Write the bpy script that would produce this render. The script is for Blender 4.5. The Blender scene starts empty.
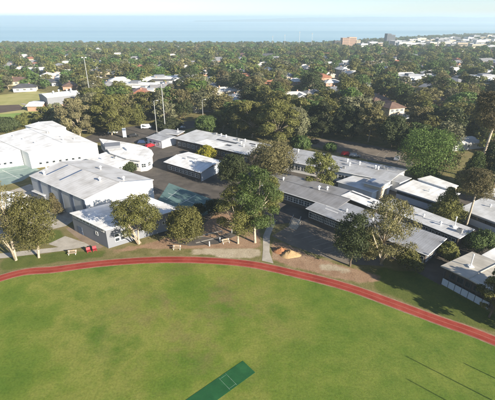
import bpy, math, random
import numpy as np
from mathutils import Vector

# ------------------------------------------------------------------ camera, light, exposure
SC = bpy.context.scene
FPX, CAMH, HOR = 390.0, 50.0, 17.5          # focal length and horizon in photograph pixels (495 x 400), camera height in metres
PITCH = math.atan((200 - HOR) / FPX)
SN, CS = math.sin(PITCH), math.cos(PITCH)
cam = bpy.data.cameras.new('camera')
cam.sensor_fit = 'HORIZONTAL'; cam.sensor_width = 36; cam.lens = 36 * FPX / 495
cam.clip_start = 0.5; cam.clip_end = 60000
cam_o = bpy.data.objects.new('camera', cam); SC.collection.objects.link(cam_o)
cam_o.location = (0, 0, CAMH); cam_o.rotation_euler = (math.pi / 2 - PITCH, 0, 0)
SC.camera = cam_o

SUN_EL = math.radians(21)
SUN_H = Vector((0.76, -0.65)).normalized()   # horizontal direction towards the sun
world = bpy.data.worlds.new('World'); SC.world = world; world.use_nodes = True
wn = world.node_tree.nodes; wl = world.node_tree.links; wn.clear()
sky = wn.new('ShaderNodeTexSky'); sky.sky_type = 'NISHITA'; sky.sun_disc = False
sky.sun_elevation = SUN_EL; sky.sun_rotation = math.atan2(SUN_H.x, SUN_H.y)
sky.air_density = 0.85; sky.dust_density = 0.0; sky.ozone_density = 3.0
bg = wn.new('ShaderNodeBackground'); bg.inputs['Strength'].default_value = 0.066
wo = wn.new('ShaderNodeOutputWorld')
hsv = wn.new('ShaderNodeHueSaturation'); hsv.inputs['Saturation'].default_value = 0.75
tnt = wn.new('ShaderNodeMix'); tnt.data_type = 'RGBA'; tnt.blend_type = 'MULTIPLY'; tnt.inputs[0].default_value = 1.0; tnt.inputs[7].default_value = (0.93, 0.99, 1.08, 1)
wl.new(sky.outputs['Color'], hsv.inputs['Color']); wl.new(hsv.outputs['Color'], tnt.inputs[6]); wl.new(tnt.outputs[2], bg.inputs['Color']); wl.new(bg.outputs['Background'], wo.inputs['Surface'])
sun = bpy.data.lights.new('sun', 'SUN'); sun.energy = 5.0; sun.angle = math.radians(0.5); sun.color = (1.0, 0.90, 0.74)
sun_o = bpy.data.objects.new('sun', sun); SC.collection.objects.link(sun_o)
sdir = Vector((SUN_H.x * math.cos(SUN_EL), SUN_H.y * math.cos(SUN_EL), math.sin(SUN_EL)))
sun_o.rotation_euler = sdir.to_track_quat('Z', 'Y').to_euler(); sun_o.location = (60, -50, 80)
SC.view_settings.view_transform = 'Standard'; SC.view_settings.look = 'None'
SC.view_settings.gamma = 1; SC.view_settings.use_curve_mapping = False
SC.view_settings.exposure = 1.3
SC.cycles.use_denoising = True
SC.cycles.max_bounces = 6; SC.cycles.diffuse_bounces = 3; SC.cycles.glossy_bounces = 2; SC.cycles.transmission_bounces = 3
SC.cycles.transparent_max_bounces = 8; SC.cycles.volume_bounces = 1
SC.cycles.caustics_reflective = False; SC.cycles.caustics_refractive = False

RND = random.Random(11)
COL = SC.collection

# ------------------------------------------------------------------ pixel <-> place
SEA = -36.0
def coast(a):
    t = min(1, max(0, (a - 0.12) / 0.5)); t = t * t * (3 - 2 * t)
    return 1480 + 800 * t
def gz(x, y):
    if y < 330: return 0.0
    c = coast(x / max(y, 1.0)); t = (y - 330) / (c - 330)
    if t <= 1: return -34.5 * t
    return -34.5 - min(30, (y - c) * 0.08)
def at(px, py, z=0.0):
    u = (px - 247.5) / FPX; v = (py - 200) / FPX; t = (CAMH - z) / (SN + v * CS)
    return Vector((t * u, t * (CS - v * SN)))
def att(px, py, dz=0.0):                    # where a pixel's ray meets the terrain (raised by dz)
    z = dz
    for _ in range(30):
        p = at(px, py, z); z = 0.5 * z + 0.5 * (gz(p.x, p.y) + dz)
    return Vector((p.x, p.y, gz(p.x, p.y)))
def proj(x, y, z):
    d = y * CS + (CAMH - z) * SN
    return (247.5 + FPX * x / d, 200 + FPX * ((CAMH - z) * CS - y * SN) / d)
def ppm(x, y, z=0): return FPX / (y * CS + (CAMH - z) * SN)
def z_for(x, y, py):
    v = (py - 200) / FPX
    return CAMH - y * (SN + v * CS) / (CS - v * SN)

# ------------------------------------------------------------------ materials
MATS = {}
def nodes_of(name):
    m = bpy.data.materials.new(name); m.use_nodes = True
    nt = m.node_tree; nt.nodes.clear()
    out = nt.nodes.new('ShaderNodeOutputMaterial'); b = nt.nodes.new('ShaderNodeBsdfPrincipled')
    nt.links.new(b.outputs[0], out.inputs['Surface']); MATS[name] = m
    return m, nt, b, out
def node(nt, typ, **kw):
    n = nt.nodes.new(typ)
    for k, v in kw.items():
        if k.startswith('i_'):
            key = k[2:]; n.inputs[int(key) if key.isdigit() else key].default_value = v
        else: setattr(n, k, v)
    return n
def mixc(nt, fac, a, b, blend='MIX'):
    n = nt.nodes.new('ShaderNodeMix'); n.data_type = 'RGBA'; n.blend_type = blend
    for s, v in ((0, fac), (6, a), (7, b)):
        if hasattr(v, 'links') or isinstance(v, bpy.types.NodeSocket): nt.links.new(v, n.inputs[s])
        else: n.inputs[s].default_value = v if s == 0 else (*v[:3], 1)
    return n.outputs[2]
def ramp(nt, fac, stops):
    r = nt.nodes.new('ShaderNodeValToRGB'); e = r.color_ramp.elements
    while len(e) < len(stops): e.new(0.5)
    for el, (p, c) in zip(e, stops):
        el.position = p; el.color = (*c, 1) if len(c) == 3 else c
    nt.links.new(fac, r.inputs[0]); return r.outputs['Color']
def noise(nt, scale, detail=4, rough=0.55, vec=None, dist=0.0):
    n = node(nt, 'ShaderNodeTexNoise'); n.inputs['Scale'].default_value = scale; n.inputs['Detail'].default_value = detail
    n.inputs['Roughness'].default_value = rough; n.inputs['Distortion'].default_value = dist
    if vec is not None: nt.links.new(vec, n.inputs['Vector'])
    return n.outputs['Fac']
def objco(nt): return nt.nodes.new('ShaderNodeTexCoord').outputs['Object']
def geoco(nt): return nt.nodes.new('ShaderNodeNewGeometry').outputs['Position']
def bump(nt, b, h, strength, dist=0.05):
    n = node(nt, 'ShaderNodeBump'); n.inputs['Strength'].default_value = strength; n.inputs['Distance'].default_value = dist
    nt.links.new(h, n.inputs['Height']); nt.links.new(n.outputs[0], b.inputs['Normal'])

def plain(name, col, rough=0.6, var=0.12, scale=0.8, metal=0.0, spec=0.4):
    m, nt, b, out = nodes_of(name)
    f = noise(nt, scale, 5, 0.6, geoco(nt))
    dark = tuple(c * (1 - var) for c in col); lite = tuple(min(1, c * (1 + var)) for c in col)
    nt.links.new(ramp(nt, f, [(0.3, dark), (0.7, lite)]), b.inputs['Base Color'])
    b.inputs['Roughness'].default_value = rough; b.inputs['Metallic'].default_value = metal
    b.inputs['Specular IOR Level'].default_value = spec
    return m
def roofmat(name, col, rib=0.9, rough=0.5, streak=0.16, spec=0.35):
    m, nt, b, out = nodes_of(name)
    uv = nt.nodes.new('ShaderNodeUVMap').outputs[0]
    w = node(nt, 'ShaderNodeTexWave', wave_type='BANDS', bands_direction='X'); w.inputs['Scale'].default_value = 0.314 / rib * 1.0
    w.inputs['Distortion'].default_value = 0.0
    nt.links.new(uv, w.inputs['Vector'])
    mp = node(nt, 'ShaderNodeMapping'); mp.inputs['Scale'].default_value = (1.3, 0.12, 1); nt.links.new(uv, mp.inputs['Vector'])
    st = noise(nt, 1.0, 4, 0.6, mp.outputs[0]); pt = noise(nt, 0.22, 4, 0.55, uv)
    c1 = ramp(nt, st, [(0.3, tuple(c * (1 - streak) for c in col)), (0.65, tuple(min(1, c * (1 + streak * .4)) for c in col))])
    c2 = mixc(nt, 1.0, c1, ramp(nt, pt, [(0.32, (0.70, 0.68, 0.65)), (0.56, (1, 1, 1))]), 'MULTIPLY')
    c3 = mixc(nt, 0.3, c2, ramp(nt, w.outputs['Color'], [(0.0, (0.66, 0.66, 0.68)), (0.3, (1, 1, 1))]), 'MULTIPLY')
    nt.links.new(c3, b.inputs['Base Color']); b.inputs['Roughness'].default_value = rough
    b.inputs['Specular IOR Level'].default_value = spec
    bump(nt, b, w.outputs['Fac'], 0.10, 0.03)
    return m
def glass(name, col=(0.03, 0.04, 0.05)):
    m, nt, b, out = nodes_of(name)
    b.inputs['Base Color'].default_value = (*col, 1); b.inputs['Roughness'].default_value = 0.08
    b.inputs['Specular IOR Level'].default_value = 0.7
    return m
def leafmat(const=None, nm='leaf'):
    m, nt, b, out = nodes_of(nm)
    oi = nt.nodes.new('ShaderNodeObjectInfo'); src = oi.outputs['Color']
    if const: rgb = nt.nodes.new('ShaderNodeRGB'); rgb.outputs[0].default_value = (*const, 1); src = rgb.outputs[0]
    a = node(nt, 'ShaderNodeAttribute', attribute_name='tint')
    v = node(nt, 'ShaderNodeMath', operation='MULTIPLY_ADD', i_1=0.5, i_2=0.75); nt.links.new(oi.outputs['Random'], v.inputs[0])
    mul = node(nt, 'ShaderNodeMath', operation='MULTIPLY'); nt.links.new(a.outputs['Fac'], mul.inputs[0]); nt.links.new(v.outputs[0], mul.inputs[1])
    hs = node(nt, 'ShaderNodeHueSaturation'); nt.links.new(src, hs.inputs['Color']); nt.links.new(mul.outputs[0], hs.inputs['Value'])
    h2 = node(nt, 'ShaderNodeMath', operation='MULTIPLY_ADD', i_1=0.026, i_2=0.487); nt.links.new(oi.outputs['Random'], h2.inputs[0]); nt.links.new(h2.outputs[0], hs.inputs['Hue'])
    nt.links.new(hs.outputs[0], b.inputs['Base Color']); b.inputs['Roughness'].default_value = 0.6
    b.inputs['Specular IOR Level'].default_value = 0.25
    t = nt.nodes.new('ShaderNodeBsdfTranslucent'); nt.links.new(hs.outputs[0], t.inputs['Color'])
    mx = nt.nodes.new('ShaderNodeMixShader'); mx.inputs[0].default_value = 0.3
    nt.links.new(b.outputs[0], mx.inputs[1]); nt.links.new(t.outputs[0], mx.inputs[2]); nt.links.new(mx.outputs[0], out.inputs['Surface'])
    return m
def barkmat(name, c1, c2):
    m, nt, b, out = nodes_of(name)
    f = noise(nt, 1.6, 5, 0.7, objco(nt), 1.0)
    nt.links.new(ramp(nt, f, [(0.35, c1), (0.65, c2)]), b.inputs['Base Color']); b.inputs['Roughness'].default_value = 0.85
    return m
def grassfield():
    m, nt, b, out = nodes_of('field_grass')
    p = geoco(nt)
    big = noise(nt, 0.05, 6, 0.62, p, 0.0); med = noise(nt, 0.22, 6, 0.68, p); fine = noise(nt, 2.6, 6, 0.75, p)
    g = ramp(nt, big, [(0.37, (0.090, 0.152, 0.022)), (0.46, (0.132, 0.182, 0.030)), (0.54, (0.200, 0.218, 0.050)), (0.63, (0.098, 0.158, 0.024))])
    med2 = noise(nt, 0.11, 6, 0.72, p, 0.2)
    vd = node(nt, 'ShaderNodeVectorMath', operation='DISTANCE'); nt.links.new(p, vd.inputs[0]); vd.inputs[1].default_value = (-9, 58, 0)
    near = node(nt, 'ShaderNodeMapRange', interpolation_type='SMOOTHSTEP'); near.inputs[1].default_value = 30; near.inputs[2].default_value = 4
    near.inputs[3].default_value = 0.0; near.inputs[4].default_value = 1.0; nt.links.new(vd.outputs['Value'], near.inputs[0])
    wear = node(nt, 'ShaderNodeMath', operation='MULTIPLY'); nt.links.new(near.outputs[0], wear.inputs[0]); nt.links.new(ramp(nt, med2, [(0.47, (0, 0, 0)), (0.64, (0.7, 0.7, 0.7))]), wear.inputs[1])
    g = mixc(nt, wear.outputs[0], g, (0.175, 0.140, 0.062))
    # the right-hand side is watered and greener
    sx = node(nt, 'ShaderNodeSeparateXYZ'); nt.links.new(p, sx.inputs[0])
    mr = node(nt, 'ShaderNodeMapRange', interpolation_type='SMOOTHSTEP'); mr.inputs[1].default_value = -6; mr.inputs[2].default_value = 26
    mr.inputs[3].default_value = 0; mr.inputs[4].default_value = 0.7; nt.links.new(sx.outputs[0], mr.inputs[0])
    g = mixc(nt, mr.outputs[0], g, ramp(nt, med, [(0.36, (0.082, 0.152, 0.024)), (0.64, (0.140, 0.182, 0.034))]))
    g = mixc(nt, 1.0, g, ramp(nt, med, [(0.3, (0.86, 0.88, 0.84)), (0.7, (1.08, 1.06, 1.1))]), 'MULTIPLY')
    g = mixc(nt, 1.0, g, ramp(nt, fine, [(0.28, (0.66, 0.68, 0.62)), (0.72, (1.25, 1.24, 1.2))]), 'MULTIPLY')
    nt.links.new(g, b.inputs['Base Color']); b.inputs['Roughness'].default_value = 0.9; b.inputs['Specular IOR Level'].default_value = 0.1
    bump(nt, b, noise(nt, 6, 4, 0.8, p), 0.5, 0.06)
    return m
def groundmat():
    m, nt, b, out = nodes_of('ground_cover')
    p = geoco(nt)
    big = noise(nt, 0.03, 5, 0.6, p); med = noise(nt, 0.35, 6, 0.7, p); fine = noise(nt, 3.0, 5, 0.75, p)
    g = ramp(nt, med, [(0.32, (0.105, 0.112, 0.036)), (0.5, (0.175, 0.160, 0.065)), (0.66, (0.250, 0.205, 0.110))])
    g = mixc(nt, ramp(nt, big, [(0.45, (0, 0, 0)), (0.6, (0.6, 0.6, 0.6))]), g, (0.20, 0.165, 0.085))
    def layer(base, attr, stops, edge=0.35):
        a = node(nt, 'ShaderNodeAttribute', attribute_name=attr)
        ad = node(nt, 'ShaderNodeMath', operation='MULTIPLY_ADD', i_1=edge * 2); nt.links.new(med, ad.inputs[0])
        s1 = node(nt, 'ShaderNodeMath', operation='SUBTRACT', i_1=edge); nt.links.new(a.outputs['Fac'], ad.inputs[2]); nt.links.new(ad.outputs[0], s1.inputs[0])
        mk = node(nt, 'ShaderNodeMapRange', interpolation_type='SMOOTHSTEP'); mk.inputs[1].default_value = 0.35; mk.inputs[2].default_value = 0.65
        nt.links.new(s1.outputs[0], mk.inputs[0])
        return mixc(nt, mk.outputs[0], base, ramp(nt, med, stops))
    g = layer(g, 'lawn', [(0.3, (0.075, 0.105, 0.025)), (0.7, (0.130, 0.145, 0.040))])
    g = layer(g, 'dirt', [(0.3, (0.24, 0.150, 0.098)), (0.55, (0.32, 0.215, 0.145)), (0.75, (0.38, 0.275, 0.19))])
    g = layer(g, 'sand', [(0.3, (0.34, 0.285, 0.205)), (0.7, (0.46, 0.40, 0.31))])
    g = mixc(nt, 1.0, g, ramp(nt, fine, [(0.25, (0.62, 0.62, 0.60)), (0.75, (1.25, 1.24, 1.2))]), 'MULTIPLY')
    nt.links.new(g, b.inputs['Base Color']); b.inputs['Roughness'].default_value = 0.95; b.inputs['Specular IOR Level'].default_value = 0.1
    bump(nt, b, fine, 0.6, 0.12)
    return m
def speckle(name, cols, scale=0.5, fine=5.0, rough=0.85):
    m, nt, b, out = nodes_of(name); p = geoco(nt)
    c = ramp(nt, noise(nt, scale, 5, 0.65, p, 0.4), [(0.3, cols[0]), (0.5, cols[1]), (0.7, cols[2])])
    c = mixc(nt, 1.0, c, ramp(nt, noise(nt, fine, 4, 0.7, p), [(0.25, (0.8, 0.8, 0.8)), (0.75, (1.12, 1.12, 1.12))]), 'MULTIPLY')
    nt.links.new(c, b.inputs['Base Color']); b.inputs['Roughness'].default_value = rough; b.inputs['Specular IOR Level'].default_value = 0.2
    bump(nt, b, noise(nt, fine, 4, 0.7, p), 0.3, 0.03)
    return m
def seamat():
    m, nt, b, out = nodes_of('sea_water'); p = geoco(nt)
    mp = node(nt, 'ShaderNodeMapping'); mp.inputs['Scale'].default_value = (0.00012, 0.0013, 1); nt.links.new(p, mp.inputs['Vector'])
    c = ramp(nt, noise(nt, 1.0, 5, 0.6, mp.outputs[0]), [(0.34, (0.16, 0.33, 0.42)), (0.5, (0.30, 0.47, 0.54)), (0.62, (0.46, 0.60, 0.64))])
    nt.links.new(c, b.inputs['Base Color']); b.inputs['Roughness'].default_value = 0.35; b.inputs['IOR'].default_value = 1.33
    mp2 = node(nt, 'ShaderNodeMapping'); mp2.inputs['Scale'].default_value = (0.02, 0.06, 1); nt.links.new(p, mp2.inputs['Vector'])
    bump(nt, b, noise(nt, 1.0, 5, 0.6, mp2.outputs[0]), 0.6, 1.5)
    return m

LEAF = leafmat()
PALE = barkmat('pale_bark', (0.30, 0.24, 0.17), (0.52, 0.44, 0.34)); BROWN = barkmat('brown_bark', (0.09, 0.065, 0.045), (0.17, 0.125, 0.085))
FIELD = grassfield(); GROUND = groundmat(); SEAW = seamat()
ASPH = speckle('asphalt', [(0.065, 0.058, 0.052), (0.095, 0.084, 0.074), (0.130, 0.114, 0.100)], 0.25)
CARPK = speckle('worn_asphalt', [(0.13, 0.110, 0.090), (0.17, 0.145, 0.118), (0.21, 0.178, 0.145)], 0.3)
CONC = speckle('concrete', [(0.30, 0.27, 0.23), (0.38, 0.35, 0.30), (0.45, 0.41, 0.36)], 0.4)
EDGE = speckle('track_edge', [(0.20, 0.13, 0.08), (0.27, 0.19, 0.12), (0.34, 0.25, 0.18)], 0.8)
PAVE = speckle('brown_paving', [(0.20, 0.15, 0.11), (0.25, 0.19, 0.14), (0.30, 0.23, 0.17)], 0.4)
TRACK = speckle('track_surface', [(0.20, 0.030, 0.021), (0.27, 0.042, 0.028), (0.33, 0.070, 0.048)], 0.22)
TEAL = speckle('court_surface', [(0.17, 0.24, 0.225), (0.21, 0.28, 0.26), (0.26, 0.33, 0.305)], 0.3)
TEAL_SHADED = speckle('shaded_green_court', [(0.085, 0.15, 0.15), (0.11, 0.185, 0.18), (0.14, 0.215, 0.205)], 0.3)  # blue-green court colour made darker, with the tree shade put into it
TURF = speckle('synthetic_turf', [(0.011, 0.068, 0.024), (0.015, 0.086, 0.029), (0.022, 0.108, 0.036)], 0.35, 9)
OVALG = speckle('dry_oval_grass', [(0.27, 0.27, 0.09), (0.36, 0.34, 0.13), (0.44, 0.39, 0.18)], 0.08)
OVALB = speckle('bare_soil', [(0.085, 0.062, 0.048), (0.11, 0.08, 0.062), (0.13, 0.10, 0.075)], 0.2)
GREENG = speckle('green_lawn', [(0.15, 0.24, 0.05), (0.20, 0.29, 0.07), (0.25, 0.32, 0.09)], 0.12)
SANDT = speckle('builders_sand', [(0.30, 0.20, 0.10), (0.38, 0.265, 0.14), (0.45, 0.32, 0.18)], 0.9, 3)
SANDR = speckle('red_soil', [(0.26, 0.12, 0.06), (0.34, 0.16, 0.08), (0.42, 0.22, 0.11)], 0.9, 3)
LINE = plain('line_paint', (0.38, 0.17, 0.13), 0.7, 0.25, 1.5)
BAYLINE = plain('faded_bay_paint', (0.34, 0.31, 0.27), 0.8, 0.3, 1.5)
WORNLINE = plain('worn_line_paint', (0.15, 0.24, 0.17), 0.8, 0.5, 2.0)
WHITELINE = plain('white_line_paint', (0.72, 0.72, 0.70), 0.7, 0.2, 1.0)
R_GREY = roofmat('grey_steel_roof', (0.56, 0.555, 0.55), 1.2, streak=0.08)
R_WHITE = roofmat('white_steel_roof', (0.80, 0.80, 0.79), 2.2, streak=0.08)
R_ZINC = roofmat('zinc_roof', (0.40, 0.41, 0.43), 0.5, streak=0.14)
R_MID = roofmat('mid_grey_roof', (0.24, 0.24, 0.25), 0.5, streak=0.2)
R_SLATE = roofmat('blue_grey_roof', (0.31, 0.32, 0.345), 0.5, streak=0.16)
R_PALE = roofmat('pale_zinc_roof', (0.56, 0.57, 0.58), 0.5, streak=0.14)
R_CREAM = roofmat('weathered_cream_roof', (0.52, 0.49, 0.43), 0.5, streak=0.22)
W_WHITE = plain('white_wall', (0.80, 0.79, 0.76), 0.7, 0.05, 0.3)
W_GREY = plain('grey_wall', (0.19, 0.20, 0.225), 0.6, 0.08, 0.3)
W_LGREY = plain('light_grey_panel', (0.40, 0.41, 0.42), 0.6, 0.06, 0.3)
W_BLUE = plain('slate_blue_panel', (0.10, 0.13, 0.19), 0.6, 0.1, 0.4)
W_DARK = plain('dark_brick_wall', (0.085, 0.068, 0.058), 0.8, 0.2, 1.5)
W_BRICK = plain('salmon_brick', (0.38, 0.24, 0.17), 0.8, 0.15, 1.0)
W_PALEB = plain('pale_blue_grey_wall', (0.44, 0.48, 0.53), 0.7, 0.08, 0.4)
W_CREAM = plain('cream_wall', (0.55, 0.46, 0.34), 0.8, 0.08, 0.4)
TRIM = plain('white_trim', (0.74, 0.74, 0.72), 0.5, 0.05)
DTRIM = plain('dark_trim', (0.06, 0.062, 0.07), 0.5, 0.1)
STEEL = plain('galvanised_steel', (0.45, 0.46, 0.46), 0.45, 0.1, 2, 0.6)
WOOD = plain('weathered_timber', (0.34, 0.27, 0.19), 0.8, 0.2, 3)
RED = plain('red_paint', (0.30, 0.025, 0.035), 0.45, 0.1, 2)
RUBBER = plain('rubber', (0.02, 0.02, 0.02), 0.8)
GLASS = glass('window_glass'); SKYL = glass('skylight_sheet', (0.07, 0.10, 0.17))
HROOF = [roofmat('terracotta_tile_roof', (0.34, 0.15, 0.09), 0.4), roofmat('brown_tile_roof', (0.17, 0.11, 0.085), 0.4), roofmat('light_house_roof', (0.62, 0.61, 0.59), 0.8),
         roofmat('mid_grey_house_roof', (0.27, 0.27, 0.28), 0.6), roofmat('charcoal_house_roof', (0.09, 0.09, 0.10), 0.6)]
HWALL = [W_CREAM, plain('house_white', (0.68, 0.66, 0.62)), W_BRICK, plain('house_tan', (0.42, 0.35, 0.27)), plain('house_grey', (0.40, 0.40, 0.41))]

# ------------------------------------------------------------------ mesh helpers
class MB:
    def __init__(s): s.v = []; s.f = []; s.uv = []
    def face(s, pts, uvs=None):
        i = len(s.v); s.v += [tuple(p) for p in pts]; s.f.append(tuple(range(i, i + len(pts))))
        s.uv += uvs if uvs else [(0.0, 0.0)] * len(pts)
    def hexa(s, b, t):                                # b, t: four points each, counter-clockwise seen from above
        s.face([b[3], b[2], b[1], b[0]]); s.face(t)
        for i in range(4):
            j = (i + 1) % 4; s.face([b[i], b[j], t[j], t[i]])
    def box(s, x0, y0, z0, x1, y1, z1):
        s.hexa([(x0, y0, z0), (x1, y0, z0), (x1, y1, z0), (x0, y1, z0)], [(x0, y0, z1), (x1, y0, z1), (x1, y1, z1), (x0, y1, z1)])
    def prism(s, poly, z0, z1, roof_uv=True):         # poly counter-clockwise
        n = len(poly)
        s.face([(p[0], p[1], z1) for p in poly], [(p[0], p[1]) for p in poly] if roof_uv else None)
        s.face([(p[0], p[1], z0) for p in reversed(poly)])
        for i in range(n):
            a, b = poly[i], poly[(i + 1) % n]; s.face([(*a[:2], z0), (*b[:2], z0), (*b[:2], z1), (*a[:2], z1)])
    def tube(s, pts, rad, n=6, cap=True):
        base = len(s.v); pts = [Vector(p) for p in pts]
        for k, (p, r) in enumerate(zip(pts, rad)):
            d = (pts[min(k + 1, len(pts) - 1)] - pts[max(k - 1, 0)]).normalized()
            a = d.orthogonal().normalized(); b = d.cross(a)
            for i in range(n):
                t = 2 * math.pi * i / n; s.v.append(tuple(p + a * (r * math.cos(t)) + b * (r * math.sin(t))))
        for k in range(len(pts) - 1):
            for i in range(n):
                j = (i + 1) % n
                s.f.append((base + k * n + i, base + k * n + j, base + (k + 1) * n + j, base + (k + 1) * n + i)); s.uv += [(0.0, 0.0)] * 4
        if cap:
            s.f.append(tuple(base + i for i in reversed(range(n)))); s.uv += [(0.0, 0.0)] * n
            e = base + (len(pts) - 1) * n; s.f.append(tuple(e + i for i in range(n))); s.uv += [(0.0, 0.0)] * n
    def data(s, name, mat, off=(0, 0, 0), smooth=False):
        me = bpy.data.meshes.new(name)
        me.from_pydata([(v[0] - off[0], v[1] - off[1], v[2] - off[2]) for v in s.v], [], s.f)
        ul = me.uv_layers.new(name='UVMap'); ul.data.foreach_set('uv', [c for u in s.uv for c in u])
        if mat: me.materials.append(mat)
        if smooth: me.polygons.foreach_set('use_smooth', [True] * len(s.f))
        me.update(); return me
def link(name, me, parent=None, loc=None, rz=None):
    o = bpy.data.objects.new(name, me); COL.objects.link(o)
    if parent: o.parent = parent
    if loc is not None: o.location = loc
    if rz is not None: o.rotation_euler[2] = rz
    return o
def tag(o, label=None, cat=None, group=None, kind=None):
    if label: o['label'] = label
    if cat: o['category'] = cat
    if group: o['group'] = group
    if kind: o['kind'] = kind
    return o
def thing(name, label, cat, loc, rz=0.0, group=None):
    o = bpy.data.objects.new(name, None); COL.objects.link(o); o.location = loc; o.rotation_euler[2] = rz; o.empty_display_size = 0.5
    return tag(o, label, cat, group)
def copy_thing(src, loc, rz, label=None, kinds=True):
    r = src.copy(); COL.objects.link(r); r.location = loc; r.rotation_euler[2] = rz
    if label: r['label'] = label
    for ch in src.children:
        c = ch.copy(); COL.objects.link(c); c.parent = r
        for g in ch.children:
            d = g.copy(); COL.objects.link(d); d.parent = c
    return r

# ------------------------------------------------------------------ ground
def inpoly(X, Y, poly):
    r = np.zeros(X.shape, bool); n = len(poly)
    for i in range(n):
        x1, y1 = poly[i][0], poly[i][1]; x2, y2 = poly[(i + 1) % n][0], poly[(i + 1) % n][1]
        c = ((y1 > Y) != (y2 > Y)); r ^= c & (X < (x2 - x1) * (Y - y1) / ((y2 - y1) or 1e-9) + x1)
    return r
def pxpoly(l, z=0.0): return [at(a, b, z) for a, b in l]
def axis(lo, hi, n0, n1, step):
    c = list(np.arange(n0, n1, step)); s = step; x = n1
    while x < hi: c.append(x); s *= 1.12; x += s
    c.append(hi); s = step; x = n0; a = []
    while x > lo: s *= 1.12; x -= s; a.append(x)
    return np.array(sorted(a + c))
gx = axis(-9000, 9000, -95, 100, 1.3); gy = axis(-400, 2600, 45, 200, 1.3)
GX, GY = np.meshgrid(gx, gy)
GZ = np.array([[gz(x, y) for x in gx] for y in gy])
def paint(polys):
    w = np.zeros(GX.shape)
    for p in polys: w[inpoly(GX, GY, pxpoly(p))] = 1
    for _ in range(2):
        q = w.copy(); q[1:-1, 1:-1] = (w[:-2, 1:-1] + w[2:, 1:-1] + w[1:-1, :-2] + w[1:-1, 2:] + 2 * w[1:-1, 1:-1]) / 6; w = q
    return w
DIRT = paint([[(107, 250), (150, 243), (165, 237), (205, 236), (235, 232), (262, 236), (262, 248), (205, 250), (150, 248), (110, 254)],
              [(270, 240), (285, 243), (312, 256), (350, 268), (385, 276), (372, 284), (330, 277), (274, 262)],
              [(190, 205), (225, 195), (250, 205), (262, 236), (205, 232)], [(62, 226), (70, 226), (100, 245), (88, 249)]])
SAND = paint([[(192, 250), (262, 248), (262, 257), (225, 257), (190, 254)], [(318, 262), (356, 270), (350, 275), (316, 268)]])
LAWN = paint([[(375, 268), (420, 272), (500, 318), (500, 335), (440, 315), (372, 288)], [(0, 258), (60, 252), (106, 250), (110, 256), (60, 262), (0, 271)],
              [(20, 236), (62, 228), (66, 240), (30, 246)]])
nx, ny = len(gx), len(gy)
gm = bpy.data.meshes.new('ground')
idx = np.arange(nx * ny).reshape(ny, nx)
gf = np.stack([idx[:-1, :-1], idx[:-1, 1:], idx[1:, 1:], idx[1:, :-1]], -1).reshape(-1, 4)
gm.from_pydata(np.stack([GX, GY, GZ], -1).reshape(-1, 3).tolist(), [], gf.tolist()); gm.materials.append(GROUND)
for nm, w in (('dirt', DIRT), ('sand', SAND), ('lawn', LAWN)):
    a = gm.attributes.new(nm, 'FLOAT', 'POINT'); a.data.foreach_set('value', w.reshape(-1).astype(np.float32))
tag(link('ground', gm), kind='structure')
mb = MB(); mb.face([(-60000, 1000, SEA), (60000, 1000, SEA), (60000, 45000, SEA), (-60000, 45000, SEA)])
tag(link('sea', mb.data('sea', SEAW)), kind='structure')

# track: one closed loop; the far arc is the one in view
arc = [((0, 274.4), (0, 280.5)), ((50, 268), (50, 273)), ((90, 262.4), (90, 267)), ((126, 259.2), (126, 263.8)), ((160, 257.5), (160, 262)), ((200, 257.8), (200, 262.4)),
       ((250, 261.4), (250, 266.4)), ((296, 271.2), (296, 276.7)), ((346, 283.6), (346, 289.6)), ((396, 301.5), (396, 307.8)), ((447, 320), (447, 327)), ((495, 337), (495, 345))]
ctr = [(at(*a) + at(*b)) / 2 for a, b in arc] + [Vector(p) for p in ((60, 33), (68, 5), (60, -28), (25, -52), (-25, -52), (-60, -25), (-76, 10), (-72, 45))]
def catmull(P, per=10):
    o = []; n = len(P)
    for i in range(n):
        a, b, c, d = P[i - 1], P[i], P[(i + 1) % n], P[(i + 2) % n]
        for k in range(per):
            t = k / per
            o.append(0.5 * ((2 * b) + (c - a) * t + (2 * a - 5 * b + 4 * c - d) * t * t + (3 * b - a - 3 * c + d) * t ** 3))
    return o
loop = catmull(ctr)
for _ in range(14): loop = [(loop[i - 1] + 2 * loop[i] + loop[(i + 1) % len(loop)]) / 4 for i in range(len(loop))]
def normals(L):
    o = []
    for i in range(len(L)):
        d = (L[(i + 1) % len(L)] - L[i - 1]).normalized(); o.append(Vector((-d.y, d.x)))
    return o
nrm = normals(loop)                       # loop runs left to right along the far arc: +normal points away from the field
def ribbon(name, o0, o1, z, mat, parent=None, wob=0.0, thick=0.0):
    m = MB(); n = len(loop); r = random.Random(3)
    A = [loop[i] + nrm[i] * (o0 + r.uniform(-wob, wob)) for i in range(n)]; B = [loop[i] + nrm[i] * (o1 + r.uniform(-wob, wob)) for i in range(n)]
    for i in range(n):
        j = (i + 1) % n
        m.face([(*A[i], z), (*A[j], z), (*B[j], z), (*B[i], z)])
        if thick:
            m.face([(*A[j], z), (*A[i], z), (*A[i], z - thick), (*A[j], z - thick)]); m.face([(*B[i], z), (*B[j], z), (*B[j], z - thick), (*B[i], z - thick)])
    return link(name, m.data(name, mat), parent)
TW = 1.18
trk = tag(ribbon('running_track', -TW, TW, 0.05, TRACK, thick=0.08), kind='structure')
ribbon('edge_strip', TW, TW + 0.28, 0.03, EDGE, trk, 0.05); ribbon('edge_strip', -TW - 0.22, -TW, 0.03, EDGE, trk, 0.05)
for o in (-TW + 0.06, -0.03, TW - 0.12): ribbon('lane_line', o, o + 0.07, 0.054, LINE, trk)
mb = MB(); mb.face([(*(loop[i] - nrm[i] * (TW + 0.1)), 0.016) for i in reversed(range(len(loop)))])
tag(link('playing_field', mb.data('playing_field', FIELD)), kind='structure')

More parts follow.
